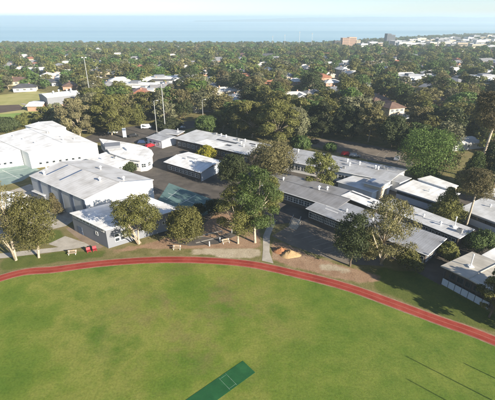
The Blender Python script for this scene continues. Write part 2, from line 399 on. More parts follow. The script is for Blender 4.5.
# synthetic cricket strip
e0, e1 = at(241, 362.7), at(257, 370.4); w = (e1 - e0); dirn = Vector((-w.y, w.x)).normalized()
wd = (at(183, 400) + at(220, 400)) / 2 - (e0 + e1) / 2; wd.normalize()
pw = 3.0; sd = Vector((-wd.y, wd.x)); mid = (e0 + e1) / 2
def strip_pt(u, v): return mid + wd * u + sd * (v * pw / 2)
mb = MB(); mb.prism([strip_pt(0, -1), strip_pt(27, -1), strip_pt(27, 1), strip_pt(0, 1)][::1], 0.0, 0.045)
cp = tag(link('cricket_pitch', mb.data('cricket_pitch', TURF)), kind='structure')
for u in (3.6, 4.9, 22, 23.3):
    mb = MB(); mb.face([(*strip_pt(u, -0.92), 0.05), (*strip_pt(u + 0.045, -0.92), 0.05), (*strip_pt(u + 0.045, 0.92), 0.05), (*strip_pt(u, 0.92), 0.05)])
    link('crease_line', mb.data('crease_line', WORNLINE), cp)
for v in (-0.75, 0.75):
    mb = MB(); mb.face([(*strip_pt(3.6, v), 0.052), (*strip_pt(5.0, v), 0.052), (*strip_pt(5.0, v + .03), 0.052), (*strip_pt(3.6, v + .03), 0.052)])
    link('crease_line', mb.data('crease_line', WORNLINE), cp)

def sheet(name, px, z, mat, parent=None):
    P = pxpoly(px); ar = sum(P[i - 1].x * P[i].y - P[i].x * P[i - 1].y for i in range(len(P)))
    if ar < 0: P = P[::-1]
    m = MB(); m.face([(p.x, p.y, gz(p.x, p.y) + z) for p in P]); o = link(name, m.data(name, mat), parent)
    return o if parent else tag(o, kind='structure')
def line_px(parent, a, b, wid, z, mat=WHITELINE, name='painted_line'):
    A, B = at(*a), at(*b); d = (B - A).normalized(); n = Vector((-d.y, d.x)) * wid / 2
    m = MB(); m.face([(*(A - n), z), (*(B - n), z), (*(B + n), z), (*(A + n), z)]); return link(name, m.data(name, mat), parent)
sheet('schoolyard', [(88, 152), (160, 139), (215, 150), (280, 158), (400, 178), (520, 208), (520, 272), (440, 285), (380, 252), (330, 232), (296, 222), (262, 226), (225, 205), (195, 232), (160, 236), (140, 215)], 0.012, ASPH)
sheet('gym_apron', [(-30, 205), (30, 184), (85, 212), (66, 226), (40, 232), (-10, 240), (-30, 230)], 0.010, CONC)
sheet('footpath', [(-30, 259), (0, 253.5), (60, 247), (98, 241.5), (99, 244.5), (60, 251.2), (0, 258.5), (-30, 264)], 0.020, CONC)
sheet('concrete_apron', [(48, 244), (65, 236), (86, 243), (60, 247.5)], 0.016, CONC)
sheet('brown_path', [(66, 229), (71, 228), (104, 247), (96, 249), (80, 240)], 0.024, PAVE)
sheet('concrete_path', [(262, 260.8), (273.5, 263.5), (269.5, 252), (270, 236), (276, 221), (270, 220), (263, 236), (263, 250)], 0.028, CONC)
cpk = sheet('car_park', [(272, 236), (292, 224), (306, 219), (330, 226), (372, 250), (384, 266), (345, 264), (312, 253), (290, 245)], 0.018, CARPK)
for k in range(8):
    x0, y0 = 296 + k * 7.2, 227 + k * 3.6
    line_px(cpk, (x0 + 9, y0 - 0.5), (x0 - 9, y0 + 4.5), 0.08, 0.024, BAYLINE)
crt = sheet('basketball_court', [(-30, 172), (0, 168), (26, 164), (40, 170), (22, 181), (-30, 194)], 0.016, TEAL)
for a, b in (((-10, 174), (28, 168)), ((2, 170), (20, 179)), ((-20, 183), (22, 175))): line_px(crt, a, b, 0.12, 0.021)
crt2 = sheet('netball_court', [(158, 200), (169, 183), (224, 204), (204, 216), (178, 209)], 0.017, TEAL_SHADED)
for a, b in (((168, 193), (198, 205)), ((166, 200), (180, 189)), ((180, 204), (196, 195))): line_px(crt2, a, b, 0.10, 0.022)
yl = sheet('rest_area', [(170, 243), (198, 236), (214, 238), (236, 230), (242, 233), (218, 244), (190, 246)], 0.020, ASPH)
for a, b in (((190, 239), (203, 236)), ((203, 235), (222, 231)), ((196, 243), (214, 238.5))): line_px(yl, a, b, 0.45, 0.026, CONC, 'kerb_line')
cp2 = sheet('rear_car_park', [(298, 144), (314, 138.5), (345, 140.5), (402, 151), (414, 163), (410, 170), (360, 158), (315, 147)], 0.014, CARPK)
for k in (0, 2, 3, 5, 8, 9): line_px(cp2, (316 + k * 7.5, 143 + k * 1.6), (320 + k * 7.5, 140.5 + k * 1.5), 0.10, 0.019, BAYLINE)
sheet('front_road', [(74, 142), (98, 132), (135, 126), (200, 120), (250, 112), (256, 116), (200, 126), (172, 133), (150, 143), (118, 143)], 0.013, ASPH)
sheet('back_oval', [(-60, 101), (0, 95), (36, 91.2), (56, 94), (84, 104), (70, 113), (58, 120), (0, 128), (-60, 134)], 0.05, OVALG)
sheet('green_strip', [(-40, 118.5), (0, 114.5), (46, 111.5), (60, 113), (58, 118), (0, 125), (-40, 130)], 0.11, GREENG)
sheet('bare_pitch', [(-40, 109), (0, 105.5), (19, 104.8), (26, 109.5), (0, 113.2), (-40, 117)], 0.11, OVALB)
sheet('pale_path', [(20, 104), (24, 103.6), (50, 111), (46, 112)], 0.16, CONC)

# ------------------------------------------------------------------ buildings
def rectify(Q, k=0.6):
    A, B, D, C = Q; e = ((B - A) + (D - C)) / 2; g = ((C - A) + (D - B)) / 2; m = (A + B + C + D) / 4
    ae, ag = math.atan2(e.y, e.x), math.atan2(g.y, g.x)
    dl = (ag - ae - math.pi / 2); dl = (dl + math.pi) % (2 * math.pi) - math.pi
    ae2, ag2 = ae + dl / 2, ag - dl / 2
    E, G = Vector((math.cos(ae2), math.sin(ae2))) * e.length / 2, Vector((math.cos(ag2), math.sin(ag2))) * g.length / 2
    R = [m - E - G, m + E - G, m + E + G, m - E + G]
    return [q.lerp(r, k) for q, r in zip(Q, R)]
WINC = {}
def window_data(w, h, frame, mull):
    key = (round(w, 2), round(h, 2), frame.name, mull)
    if key not in WINC:
        f = MB(); t = 0.09
        f.box(-w / 2, -0.07, 0, w / 2, 0.02, t); f.box(-w / 2, -0.07, h - t, w / 2, 0.02, h)
        f.box(-w / 2, -0.068, t, -w / 2 + t, 0.02, h - t); f.box(w / 2 - t, -0.068, t, w / 2, 0.02, h - t)
        for i in range(1, mull): x = -w / 2 + w * i / mull; f.box(x - 0.035, -0.062, t, x + 0.035, 0.02, h - t)
        if h > 1.0: f.box(-w / 2 + t, -0.06, h * 0.5 - 0.03, w / 2 - t, 0.02, h * 0.5 + 0.03)
        p = MB(); p.box(-w / 2 + t, -0.03, t, w / 2 - t, 0.01, h - t)
        WINC[key] = (f.data('window', frame), p.data('pane', GLASS))
    return WINC[key]
def add_windows(root, P0, P1, n, w, h, sill, frame=None, m0=0.8, m1=0.8, mull=2, name='window'):
    d = (P1 - P0); L = d.length; d = d / L; rz = math.atan2(d.y, d.x)
    fd, pd = window_data(w, h, frame or TRIM, mull)
    for i in range(n):
        s = m0 + (L - m0 - m1) * (i + 0.5) / n; p = P0 + d * s
        o = link(name, fd, root, (p.x - root.location.x, p.y - root.location.y, sill), rz); link('pane', pd, o)
def add_door(root, P0, P1, s, w=1.0, h=2.1, mat=None):
    d = (P1 - P0).normalized(); p = P0 + d * s; rz = math.atan2(d.y, d.x)
    m = MB(); m.box(-w / 2, -0.06, 0.02, w / 2, 0.02, h); o = link('door', m.data('door', mat or W_BLUE), root, (p.x - root.location.x, p.y - root.location.y, 0), rz)
    m = MB(); m.box(w / 2 - 0.2, -0.12, 1.0, w / 2 - 0.1, -0.06, 1.15); link('handle', m.data('handle', STEEL), o)
VENT = None
def vent_data():
    global VENT
    if VENT is None:
        m = MB(); m.tube([(0, 0, -0.6), (0, 0, 0.75)], [0.22, 0.22], 10); m.tube([(0, 0, 0.75), (0, 0, 0.82), (0, 0, 1.1)], [0.42, 0.42, 0.06], 10); VENT = m.data('vent', TRIM)
    return VENT
AC = None
def ac_data():
    global AC
    if AC is None:
        m = MB(); m.box(-0.6, -0.45, -0.3, 0.6, 0.45, 0.85); AC = [m.data('air_conditioner', STEEL)]
        m = MB(); m.tube([(0, 0, 0.85), (0, 0, 0.9)], [0.36, 0.36], 12); AC.append(m.data('fan_grille', DTRIM))
    return AC
class Bld:
    """a quad building from the photograph's roof corners: A front-left, B front-right, D back-right, C back-left at eave height z"""
    def __init__(s, name, label, px, z, roof='flat', rise=1.0, wall=None, rmat=None, over=0.5, cat='building', k=0.6, soffit=None, zd=None, group=None, zb=0.0):
        s.z, s.rise, s.roof = z, rise, roof
        Q = [at(a, b, z) for a, b in px]; A, B, D, C = rectify(Q, k); s.Q = (A, B, D, C)
        m = (A + B + C + D) / 4; s.root = thing(name, label, cat, (m.x, m.y, 0), 0, group)
        off = (m.x, m.y, 0); s.off = off; wall = wall or W_WHITE; rmat = rmat or R_WHITE
        s.le = ((B - A).length + (D - C).length) / 2; s.lg = ((C - A).length + (D - B).length) / 2
        s.ou, s.ov = over / s.le, over / s.lg
        w = MB(); zz = z - 0.02
        w0 = [s.q(s.ou, s.ov), s.q(1 - s.ou, s.ov), s.q(1 - s.ou, 1 - s.ov), s.q(s.ou, 1 - s.ov)]; s.W = w0
        def zr(u, v): return z + s.h(u, v) - 0.03
        us = [(s.ou, s.ov), (1 - s.ou, s.ov), (1 - s.ou, 1 - s.ov), (s.ou, 1 - s.ov)]
        for i in range(4):
            a, b = us[i], us[(i + 1) % 4]; pa, pb = s.q(*a), s.q(*b); mu = ((a[0] + b[0]) / 2, (a[1] + b[1]) / 2)
            pts = [(*pa, -0.1), (*pb, -0.1), (*pb, zr(*b)), (*s.q(*mu), zr(*mu)), (*pa, zr(*a))]
            w.face(pts)
        link('wall', w.data('wall', wall, off), s.root)
        r = MB(); th = 0.22
        if roof == 'ridge_u': cells = [((0, 0), (1, 0), (1, .5), (0, .5)), ((0, .5), (1, .5), (1, 1), (0, 1))]      # ridge runs along A-B
        elif roof == 'ridge_v': cells = [((0, 0), (.5, 0), (.5, 1), (0, 1)), ((.5, 0), (1, 0), (1, 1), (.5, 1))]    # ridge runs along A-C
        else: cells = [((0, 0), (1, 0), (1, 1), (0, 1))]
        for c in cells:
            t = [(*s.q(*x), z + s.h(*x)) for x in c]
            if roof == 'ridge_v': uv = [(x[1] * s.lg, x[0] * s.le) for x in c]
            else: uv = [(x[0] * s.le, x[1] * s.lg) for x in c]
            r.face(t, uv); r.face([(p[0], p[1], p[2] - th) for p in reversed(t)])
        ed = [(0, 0), (.5, 0), (1, 0), (1, .5), (1, 1), (.5, 1), (0, 1), (0, .5)]
        for i in range(8):
            a, b = ed[i], ed[(i + 1) % 8]; pa, pb = (*s.q(*a), z + s.h(*a)), (*s.q(*b), z + s.h(*b))
            r.face([(pa[0], pa[1], pa[2] - th), (pb[0], pb[1], pb[2] - th), pb, pa])
        s.ro = link('roof', r.data('roof', rmat, off), s.root)
        if roof.startswith('ridge'):
            g = MB(); a, b = (((0, .5), (1, .5)) if roof == 'ridge_u' else ((.5, 0), (.5, 1)))
            A3, B3 = Vector((*s.q(*a), z + s.h(*a) + .03)), Vector((*s.q(*b), z + s.h(*b) + .03)); g.tube([A3, B3], [0.14, 0.14], 6)
            link('ridge_cap', g.data('ridge_cap', rmat, off), s.ro)
        gt = MB()
        for a, b in (((0, 0), (1, 0)), ((1, 0), (1, 1))):
            A3, B3 = Vector((*s.q(*a), z + s.h(*a) - .10)), Vector((*s.q(*b), z + s.h(*b) - .10))
            if abs(s.h((a[0] + b[0]) / 2, (a[1] + b[1]) / 2) - (s.h(*a) + s.h(*b)) / 2) < .01: gt.tube([A3, B3], [0.10, 0.10], 6)
        if gt.f: link('gutter', gt.data('gutter', TRIM, off), s.ro)
    def q(s, u, v):
        A, B, D, C = s.Q; return A * ((1 - u) * (1 - v)) + B * (u * (1 - v)) + D * (u * v) + C * ((1 - u) * v)
    def h(s, u, v):
        if s.roof == 'ridge_u': return s.rise * (1 - abs(2 * v - 1))
        if s.roof == 'ridge_v': return s.rise * (1 - abs(2 * u - 1))
        if s.roof == 'skillion': return s.rise * v
        return 0.0
    def front(s): return s.W[0], s.W[1]
    def right(s): return s.W[1], s.W[2]
    def left(s): return s.W[3], s.W[0]
    def vent(s, u, v, sc=1.0, ac=False, h=1.0):
        p = s.q(u, v); loc = (p.x - s.off[0], p.y - s.off[1], s.z + s.h(u, v))
        if ac:
            d = ac_data(); o = link('air_conditioner', d[0], s.root, loc, math.atan2((s.Q[1] - s.Q[0]).y, (s.Q[1] - s.Q[0]).x)); link('fan_grille', d[1], o)
        else: o = link('vent', vent_data(), s.root, loc)
        o.scale = (sc, sc, sc * h); return o
    def patch(s, name, u0, v0, u1, v1, dz, mat, thick=0.06):      # a sheet lying on the roof
        t = [(*s.q(u, v), s.z + s.h(u, v) + dz) for u, v in ((u0, v0), (u1, v0), (u1, v1), (u0, v1))]
        m = MB(); m.hexa([(p[0], p[1], p[2] - thick) for p in t], t); return link(name, m.data(name, mat, s.off), s.root)
    def flue(s, u, v, hgt, r=0.12):
        p = s.q(u, v); z = s.z + s.h(u, v); m = MB(); m.tube([(p.x, p.y, z - 0.2), (p.x, p.y, z + hgt)], [r, r], 8); m.tube([(p.x, p.y, z + hgt), (p.x, p.y, z + hgt + .2)], [r * 1.7, r * 1.2], 8)
        m.box(p.x - .5, p.y - .5, z - .1, p.x + .5, p.y + .5, z + .25)
        return link('flue', m.data('flue', TRIM, s.off), s.root)

# --- sports hall
gym = Bld('sports_hall', 'gabled sports hall with grey ribbed roof, white end wall and banded side wall', [(27, 176), (85, 198), (157, 179.5), (90, 160.5)], 7.0, 'ridge_u', 2.0, W_WHITE, R_GREY, 0.25, k=0.35)
P0, P1 = gym.W[0], gym.W[1]; L = (P1 - P0).length; d = (P1 - P0) / L; nn = Vector((d.y, -d.x)); rz = math.atan2(d.y, d.x)
seg = L / 5.0
for i in range(5):
    a = i * seg; lw = seg * 0.76
    for nm, w0, w1, mt, pr in (('wall_panel', 0.02, lw - 0.02, W_LGREY, 0.10), ('pier_panel', lw, seg - 0.02, W_BLUE, 0.16)):
        m = MB(); m.box(0, -pr, 0.0, w1 - w0, 0.0, 6.7); p = P0 + d * (a + w0) + nn * 0.005
        link(nm, m.data(nm, mt), gym.root, (p.x - gym.off[0], p.y - gym.off[1], 0), rz)
for u in (0.15, 0.40): gym.patch('skylight', u, 0.02 + 0.12, u + 0.022, 0.48, 0.035, SKYL)
gym.patch('skylight', 0.985, 0.5 + 0.02, 0.997, 0.97, 0.035, SKYL)
for u, v in ((0.13, 0.13), (0.02, 0.25), (0.80, 0.40), (0.46, 0.72), (0.93, 0.62)): gym.vent(u, v, 1.1)
r0, r1 = gym.right(); add_door(gym.root, r0, r1, 15, 1.8, 2.3)

# --- low annex in front of the hall
anx = Bld('gym_annex', 'low grey annex with white skillion roof in front of the sports hall', [(67, 212.5), (106, 228), (183, 209), (143, 196)], 5.2, 'skillion', 0.0, W_GREY, R_WHITE, 0.2, k=0.3)
l0, l1 = anx.front(); add_windows(anx.root, l0, l1, 9, 1.25, 0.75, 4.1, TRIM, 0.5, 0.6, 2)
add_windows(anx.root, l0, l1, 1, 0.9, 1.0, 2.3, TRIM, 8.6, 2.2, 1)
add_door(anx.root, l0, l1, 3.0, 1.8, 2.2)
f0, f1 = anx.right(); dd = (f1 - f0).normalized()
for zz in (1.2, 2.35):
    add_windows(anx.root, f0 + dd * 1.6, f0 + dd * 4.4, 2, 1.15, 1.0, zz, TRIM, 0.1, 0.1, 1)
add_windows(anx.root, f0 + dd * 6, f1, 5, 1.4, 1.0, 2.0, TRIM, 1, 1, 2)

# --- big white building at the left edge: gabled block and the wing beside it
wr = Bld('assembly_hall', 'large white gabled hall behind the sports hall, nearest the left edge', [(-12, 137.5), (32.5, 150.5), (101, 144), (60, 129)], 6.2, 'ridge_u', 1.9, W_WHITE, R_WHITE, 0.15, k=0.35)
for u, v in ((0.2, 0.2), (0.45, 0.22), (0.72, 0.25), (0.35, 0.62), (0.62, 0.68), (0.82, 0.60), (0.75, 0.8)): wr.vent(u, v, 0.9, h=0.6)
r0, r1 = wr.right(); add_windows(wr.root, r0, r1, 7, 0.9, 0.7, 1.2, DTRIM, 2, 6, 1)
A0 = wr.q(0.80, 0); fw = (wr.W[2] - wr.W[1]).normalized()
wl0 = thing('hall_wing', 'white flat-roofed wing left of the large white gabled hall', 'building', (A0.x - fw.x * 15, A0.y - fw.y * 15, 0))
bk = (wr.W[0] - wr.W[1]).normalized(); o0 = (wl0.location.x, wl0.location.y, 0)
Pq = [A0 - fw * 30, A0 - fw * 0.06, A0 - fw * 0.06 + bk * 24, A0 - fw * 30 + bk * 24]
m = MB(); m.prism(Pq, -0.1, 5.7); link('wall', m.data('wall', W_WHITE, o0), wl0)
Pr = [Pq[0] - bk * .2 - fw * .2, Pq[1] - bk * .2, Pq[2] + bk * .2, Pq[3] + bk * .2 - fw * .2]; m = MB(); m.prism(Pr, 5.7, 5.95); link('roof', m.data('roof', R_WHITE, o0), wl0)
add_windows(wl0, Pq[0], Pq[1], 9, 0.9, 0.7, 1.2, DTRIM, 10, 3, 1)
for k in range(4):
    p = Pq[0] + fw * (8 + 6 * k) + bk * (5 + (k % 2) * 6); o = link('vent', vent_data(), wl0, (p.x - o0[0], p.y - o0[1], 5.95))
# raised white end gable behind the hall roof
bg_ = Bld('stage_tower', 'raised white stage block behind the large white hall roof', [(22, 126), (52, 131), (63, 127.5), (55, 120.5)][:4], 8.2, 'ridge_u', 0.6, W_WHITE, R_WHITE, 0.1, k=0.5)

# --- round-ended building and its lower front roof
def poly_building(name, label, px, z, wall, rmat, over=0.5, th=0.3, windows=0):
    P = [at(a, b, z) for a, b in px]; ar = sum(P[i - 1].x * P[i].y - P[i].x * P[i - 1].y for i in range(len(P)))
    if ar < 0: P = P[::-1]
    c = sum(P, Vector((0, 0))) / len(P); root = thing(name, label, 'building', (c.x, c.y, 0)); off = (c.x, c.y, 0)
    I = [p + (c - p).normalized() * over for p in P]
    m = MB(); m.prism(I, -0.1, z - th + .01); link('wall', m.data('wall', wall, off), root)
    m = MB(); m.prism(P, z - th, z); link('roof', m.data('roof', rmat, off), root)
    return root, P, I, off
import itertools
rb_px = [(99, 138.5), (124, 142), (140, 145), (147, 147.2), (151.5, 150), (153.5, 153.5), (152, 157), (147, 159.7), (140, 160.5), (126, 158.5), (110, 153)]
rb, RP, RI, ro = poly_building('round_ended_building', 'flat-roofed building with a rounded white end beside the yard', rb_px, 4.4, W_WHITE, R_WHITE, 0.7)
for i in range(len(RI)):
    a, b = RI[i], RI[(i + 1) % len(RI)]
    if (b - a).length > 2 and (b - a).x > 0: add_windows(rb, a, b, max(1, int((b - a).length / 2.2)), 1.6, 1.5, 1.4, TRIM, 0.2, 0.2, 2)
m = MB(); hp = [at(*p, 5.2) for p in ((104, 143.5), (120, 142.4), (120, 146), (105, 147.5))]; m.prism(hp, 4.35, 5.4); link('plant_box', m.data('plant_box', W_GREY, ro), rb)
m = MB(); hp = [at(*p, 5.0) for p in ((124, 147), (133, 144.8), (136, 147), (127, 149.4))]; m.prism(hp, 4.35, 5.0); link('plant_box', m.data('plant_box', W_WHITE, ro), rb)
lk = Bld('link_building', 'low white-roofed link between the round-ended building and sports hall', [(86, 159), (112, 165.5), (131, 160), (106, 151.5)], 3.8, 'flat', 0, W_LGREY, R_WHITE, 0.4)
lk.vent(0.4, 0.3, 0.9); lk.vent(0.6, 0.7, 0.9, True)
r0, r1 = lk.right(); add_windows(lk.root, r0, r1, 4, 1.2, 1.2, 1.2, TRIM)

# --- centre classroom
def classroom(b, n, w=1.7, h=1.5, sill=1.0, frame=None, m0=0.6, m1=0.6, mull=2):
    f0, f1 = b.front(); add_windows(b.root, f0, f1, n, w, h, sill, frame, m0, m1, mull)
b6 = Bld('centre_classroom', 'white-roofed classroom standing alone between the two courts and yard', [(165.5, 161.5), (201, 173.5), (221, 161.5), (189, 151.2)], 3.6, 'ridge_u', 0.7, W_DARK, R_WHITE, 0.7)
classroom(b6, 8, 1.8, 1.5, 1.0); b6.vent(0.62, 0.38, 1.1); b6.vent(0.34, 0.42, 0.8); b6.patch('roof_sheet', 0.25, 0.53, 0.55, 0.62, 0.05, R_ZINC); b6.patch('roof_sheet', 0.66, 0.58, 0.9, 0.66, 0.05, R_ZINC)
r0, r1 = b6.right(); m = MB(); dv = (r1 - r0); rz6 = math.atan2(dv.y, dv.x); m.box(0.1, -0.12, 0, dv.length - .1, 0, 3.25); link('end_wall_panel', m.data('end_wall_panel', W_PALEB), b6.root, (r0.x - b6.off[0], r0.y - b6.off[1], 0), rz6)
l0, l1 = b6.left(); add_door(b6.root, l0, l1, 3, 1.0, 2.1, TRIM)

# --- admin block
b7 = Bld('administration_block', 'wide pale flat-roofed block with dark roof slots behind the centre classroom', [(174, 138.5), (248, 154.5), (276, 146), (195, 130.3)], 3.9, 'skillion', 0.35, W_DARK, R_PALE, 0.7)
classroom(b7, 14, 1.8, 1.6, 0.9)
for v in (0.28, 0.52): b7.patch('roof_slot', 0.42, v, 0.68, v + 0.10, 0.03, DTRIM, 0.2)
b7.patch('roof_slot', 0.78, 0.72, 0.98, 0.80, 0.03, DTRIM, 0.2)
for u, v in ((0.38, 0.9), (0.45, 0.88), (0.70, 0.85), (0.80, 0.45), (0.72, 0.62), (0.9, 0.62)): b7.vent(u, v, 1.0)
b7.vent(0.3, 0.92, 0.9, True); b7.vent(0.62, 0.8, 0.9, True)
can = Bld('entrance_canopy', 'bright white entrance canopy in front of the dark-slotted block', [(194, 142.6), (213, 147.2), (228, 143.5), (206, 139.4)], 4.3, 'flat', 0, W_DARK, R_WHITE, 0.8)
ad2 = Bld('canteen', 'small grey-roofed block with white roller-door end beside the yard', [(146, 137.5), (162, 141), (176, 137), (163, 132.2)], 3.3, 'ridge_u', 0.4, W_WHITE, R_ZINC, 0.3)
r0, r1 = ad2.front(); add_windows(ad2.root, r0, r1, 3, 1.4, 1.2, 1.0, TRIM)
r0, r1 = ad2.right(); m = MB(); dv = (r1 - r0).normalized(); m.box(0, -0.08, 0.02, 2.8, 0.02, 2.5); p = r0 + dv * 1.6; link('roller_door', m.data('roller_door', W_LGREY), ad2.root, (p.x - ad2.off[0], p.y - ad2.off[1], 0), math.atan2(dv.y, dv.x))
ad3 = Bld('bus_shelter_building', 'small zinc-roofed shed by the road behind the roller-door block', [(158, 132.4), (178, 135), (184, 131), (166, 128.6)], 3.0, 'flat', 0, W_DARK, R_ZINC, 0.4)
ad3.flue(0.8, 0.6, 1.4)

# --- long wings in the middle and right
b8 = Bld('rear_wing', 'long zinc-roofed rear wing with many vents beside the rear car park', [(283, 161), (386, 179.5), (412, 170.5), (291, 147.2)], 3.8, 'ridge_u', 0.5, W_WHITE, R_ZINC, 0.5)
classroom(b8, 16, 2.0, 1.5, 1.0)
for u, v in ((0.08, 0.72), (0.36, 0.25), (0.46, 0.30), (0.55, 0.66), (0.60, 0.42), (0.66, 0.62), (0.5, 0.14), (0.8, 0.55), (0.83, 0.5), (0.30, 0.6)): b8.vent(u, v, 1.1)
for u, v in ((0.88, 0.62), (0.84, 0.72), (0.58, 0.2)): b8.vent(u, v, 0.8, True)
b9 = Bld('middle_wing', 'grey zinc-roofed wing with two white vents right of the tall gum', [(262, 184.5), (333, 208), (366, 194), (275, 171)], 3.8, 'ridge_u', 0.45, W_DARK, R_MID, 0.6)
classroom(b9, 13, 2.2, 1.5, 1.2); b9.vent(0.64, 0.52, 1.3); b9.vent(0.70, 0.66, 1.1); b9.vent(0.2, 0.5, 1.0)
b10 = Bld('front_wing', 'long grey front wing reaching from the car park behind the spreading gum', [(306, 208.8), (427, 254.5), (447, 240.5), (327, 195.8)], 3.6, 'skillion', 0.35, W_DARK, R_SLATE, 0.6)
classroom(b10, 20, 2.1, 1.6, 1.0, None, 0.5, 0.5)
for u, v in ((0.28, 0.55), (0.5, 0.6), (0.75, 0.4)): b10.vent(u, v, 0.8)
b10.patch('roof_sheet', 0.12, 0.30, 0.24, 0.36, 0.045, R_PALE); b10.patch('roof_sheet', 0.1, 0.44, 0.25, 0.48, 0.045, R_PALE)
r0, r1 = b10.right(); add_windows(b10.root, r0, r1, 4, 1.2, 1.6, 1.0, TRIM, 0.4, 0.4, 2)
b11 = Bld('covered_way', 'narrow white-roofed strip between the grey front wing and rear wing', [(341, 195.3), (376, 209.2), (386, 203.6), (353, 190.2)], 4.3, 'flat', 0, W_DARK, R_WHITE, 0.5)
b11.vent(0.8, 0.5, 0.7, True); b11.patch('roof_slot', 0.02, 0.72, 0.6, 0.86, 0.03, DTRIM)
b12 = Bld('courtyard_hall', 'low white-walled block in the courtyard behind the white-roofed strip', [(334, 181.5), (372, 191), (395, 184.5), (356, 175.5)], 3.2, 'flat', 0, W_WHITE, R_PALE, 0.4)
b12b = Bld('lobby', 'small grey-roofed lobby rising over the white courtyard block', [(362, 182.4), (380, 186.8), (391, 181.6), (374, 177.4)], 4.4, 'flat', 0, W_CREAM, R_ZINC, 0.3)
b12b.patch('skylight', 0.1, 0.3, 0.3, 0.8, 0.12, SKYL, 0.25)
b12c = Bld('store_room', 'pale store room at the right end of the rear wing', [(386, 178.5), (400, 182.5), (412, 178), (398, 174)], 3.5, 'flat', 0, W_WHITE, R_ZINC, 0.3)
b15 = Bld('corridor_building', 'long pale-roofed corridor building with a white flue behind the front wing', [(379, 206.5), (459, 237.5), (476, 230.5), (392, 199.5)], 3.9, 'skillion', 0.3, W_DARK, R_PALE, 0.5)
b15.flue(0.84, 0.62, 2.6); b15.vent(0.72, 0.4, 0.9); b15.vent(0.93, 0.42, 1.0, True); b15.vent(0.5, 0.5, 0.8)
classroom(b15, 12, 2.0, 0.9, 2.2, TRIM)
b13 = Bld('right_classroom', 'pale-roofed classroom with a row of windows below the big green tree', [(394.3, 188.6), (442, 203), (461, 193.5), (413.5, 179.6)], 3.5, 'flat', 0, W_PALEB, R_WHITE, 0.5)
classroom(b13, 10, 1.75, 0.85, 1.9, DTRIM, 0.3, 0.3, 2); b13.vent(0.55, 0.5, 0.7)
b13b = Bld('walkway_block', 'thin pale-walled block along the back of the window-row classroom', [(415.5, 178.6), (452, 189.3), (457, 185.4), (432, 175.6)], 4.1, 'flat', 0, W_CREAM, R_WHITE, 0.2)
f0, f1 = b13b.front()
dv = (f1 - f0); Lv = dv.length; dv = dv / Lv; npan = 8
for i in range(npan):
    m = MB(); m.box(0.04, -0.06, 2.9, Lv / npan - 0.04, 0, 3.85); p = f0 + dv * (Lv * i / npan); link('louvre_panel', m.data('louvre_panel', TRIM), b13b.root, (p.x - b13b.off[0], p.y - b13b.off[1], 0), math.atan2(dv.y, dv.x))
b14 = Bld('edge_classroom', 'pale-roofed window-row classroom behind the tall gum at the right edge', [(459, 208.6), (516, 229.5), (541, 217.5), (484, 196.4)], 3.5, 'flat', 0, W_PALEB, R_PALE, 0.5)
classroom(b14, 10, 1.75, 0.9, 1.8, DTRIM, 0.3, 0.3, 2); b14.vent(0.3, 0.6, 0.8)
b14b = Bld('back_store', 'small white roof at the right edge behind the tall gum', [(483, 193), (500, 197.6), (512, 192.6), (496, 188.4)], 3.4, 'flat', 0, W_CREAM, R_WHITE, 0.2)
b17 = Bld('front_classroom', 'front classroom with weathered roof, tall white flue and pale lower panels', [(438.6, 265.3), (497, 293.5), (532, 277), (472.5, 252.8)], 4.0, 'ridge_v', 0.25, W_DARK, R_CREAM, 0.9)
b17.flue(0.30, 0.42, 2.8); b17.vent(0.7, 0.3, 0.8)
f0, f1 = b17.front(); dv = (f1 - f0); Lv = dv.length; dv = dv / Lv; npan = 7; nn = Vector((dv.y, -dv.x)); rzb = math.atan2(dv.y, dv.x)
for i in range(npan):
    m = MB(); m.box(0.06, -0.10, 0.0, Lv / npan - 0.06, 0, 1.5); p = f0 + dv * (Lv * i / npan) + nn * 0.75; link('lower_panel', m.data('lower_panel', W_PALEB), b17.root, (p.x - b17.off[0], p.y - b17.off[1], 0), rzb)
    m = MB(); m.box(-0.06, -0.06, 0.0, 0.06, 0.06, 3.8); p = f0 + dv * (Lv * i / npan) + nn * 0.72; link('post', m.data('post', DTRIM), b17.root, (p.x - b17.off[0], p.y - b17.off[1], 0), rzb)
add_windows(b17.root, f0, f1, 5, 1.3, 1.2, 1.8, DTRIM, 0.6, 0.6, 2)
b18 = Bld('corner_block', 'white-roofed block behind the front classroom at the right edge', [(481, 254.5), (512, 268), (530, 258), (498, 246.5)], 3.6, 'flat', 0, W_CREAM, R_WHITE, 0.4)

# --- pavilion across the back oval
pv = Bld('pavilion_hall', 'white and grey pavilion with salmon brick base on the back oval', [(47.5, 97.5), (80.5, 94.2), (74, 90.4), (37, 94)], 7.0, 'ridge_u', 1.0, W_GREY, R_WHITE, 0.2, k=0.6)
f0, f1 = pv.front(); dv = (f1 - f0); rzp = math.atan2(dv.y, dv.x); m = MB(); m.box(-0.3, -0.5, 0, dv.length * .62, 0, 2.2)
link('brick_base', m.data('brick_base', W_BRICK), pv.root, (f0.x - pv.off[0], f0.y - pv.off[1], 0), rzp)
for u, v in ((0.3, 0.4), (0.5, 0.6), (0.7, 0.45), (0.85, 0.6), (0.8, .3)): pv.vent(u, v, 1.6)
pc = Bld('pavilion_porch', 'white-roofed porch at the left end of the brick-based pavilion', [(26, 106), (44, 106.5), (46, 100.5), (33, 101)], 3.0, 'ridge_u', 0.8, W_BRICK, R_WHITE, 0.8)
ws = Bld('shade_shelter', 'white shade shelter behind the two front gums at the left edge', [(-6, 197), (17, 203), (27, 195.5), (6, 190)], 3.2, 'ridge_u', 0.5, W_WHITE, R_WHITE, 0.6)
sh = Bld('side_shed', 'small grey lean-to shed against the banded wall of the sports hall', [(33, 190.5), (43, 196), (48, 193.5), (39, 187.5)], 2.6, 'flat', 0, W_GREY, R_PALE, 0.2)

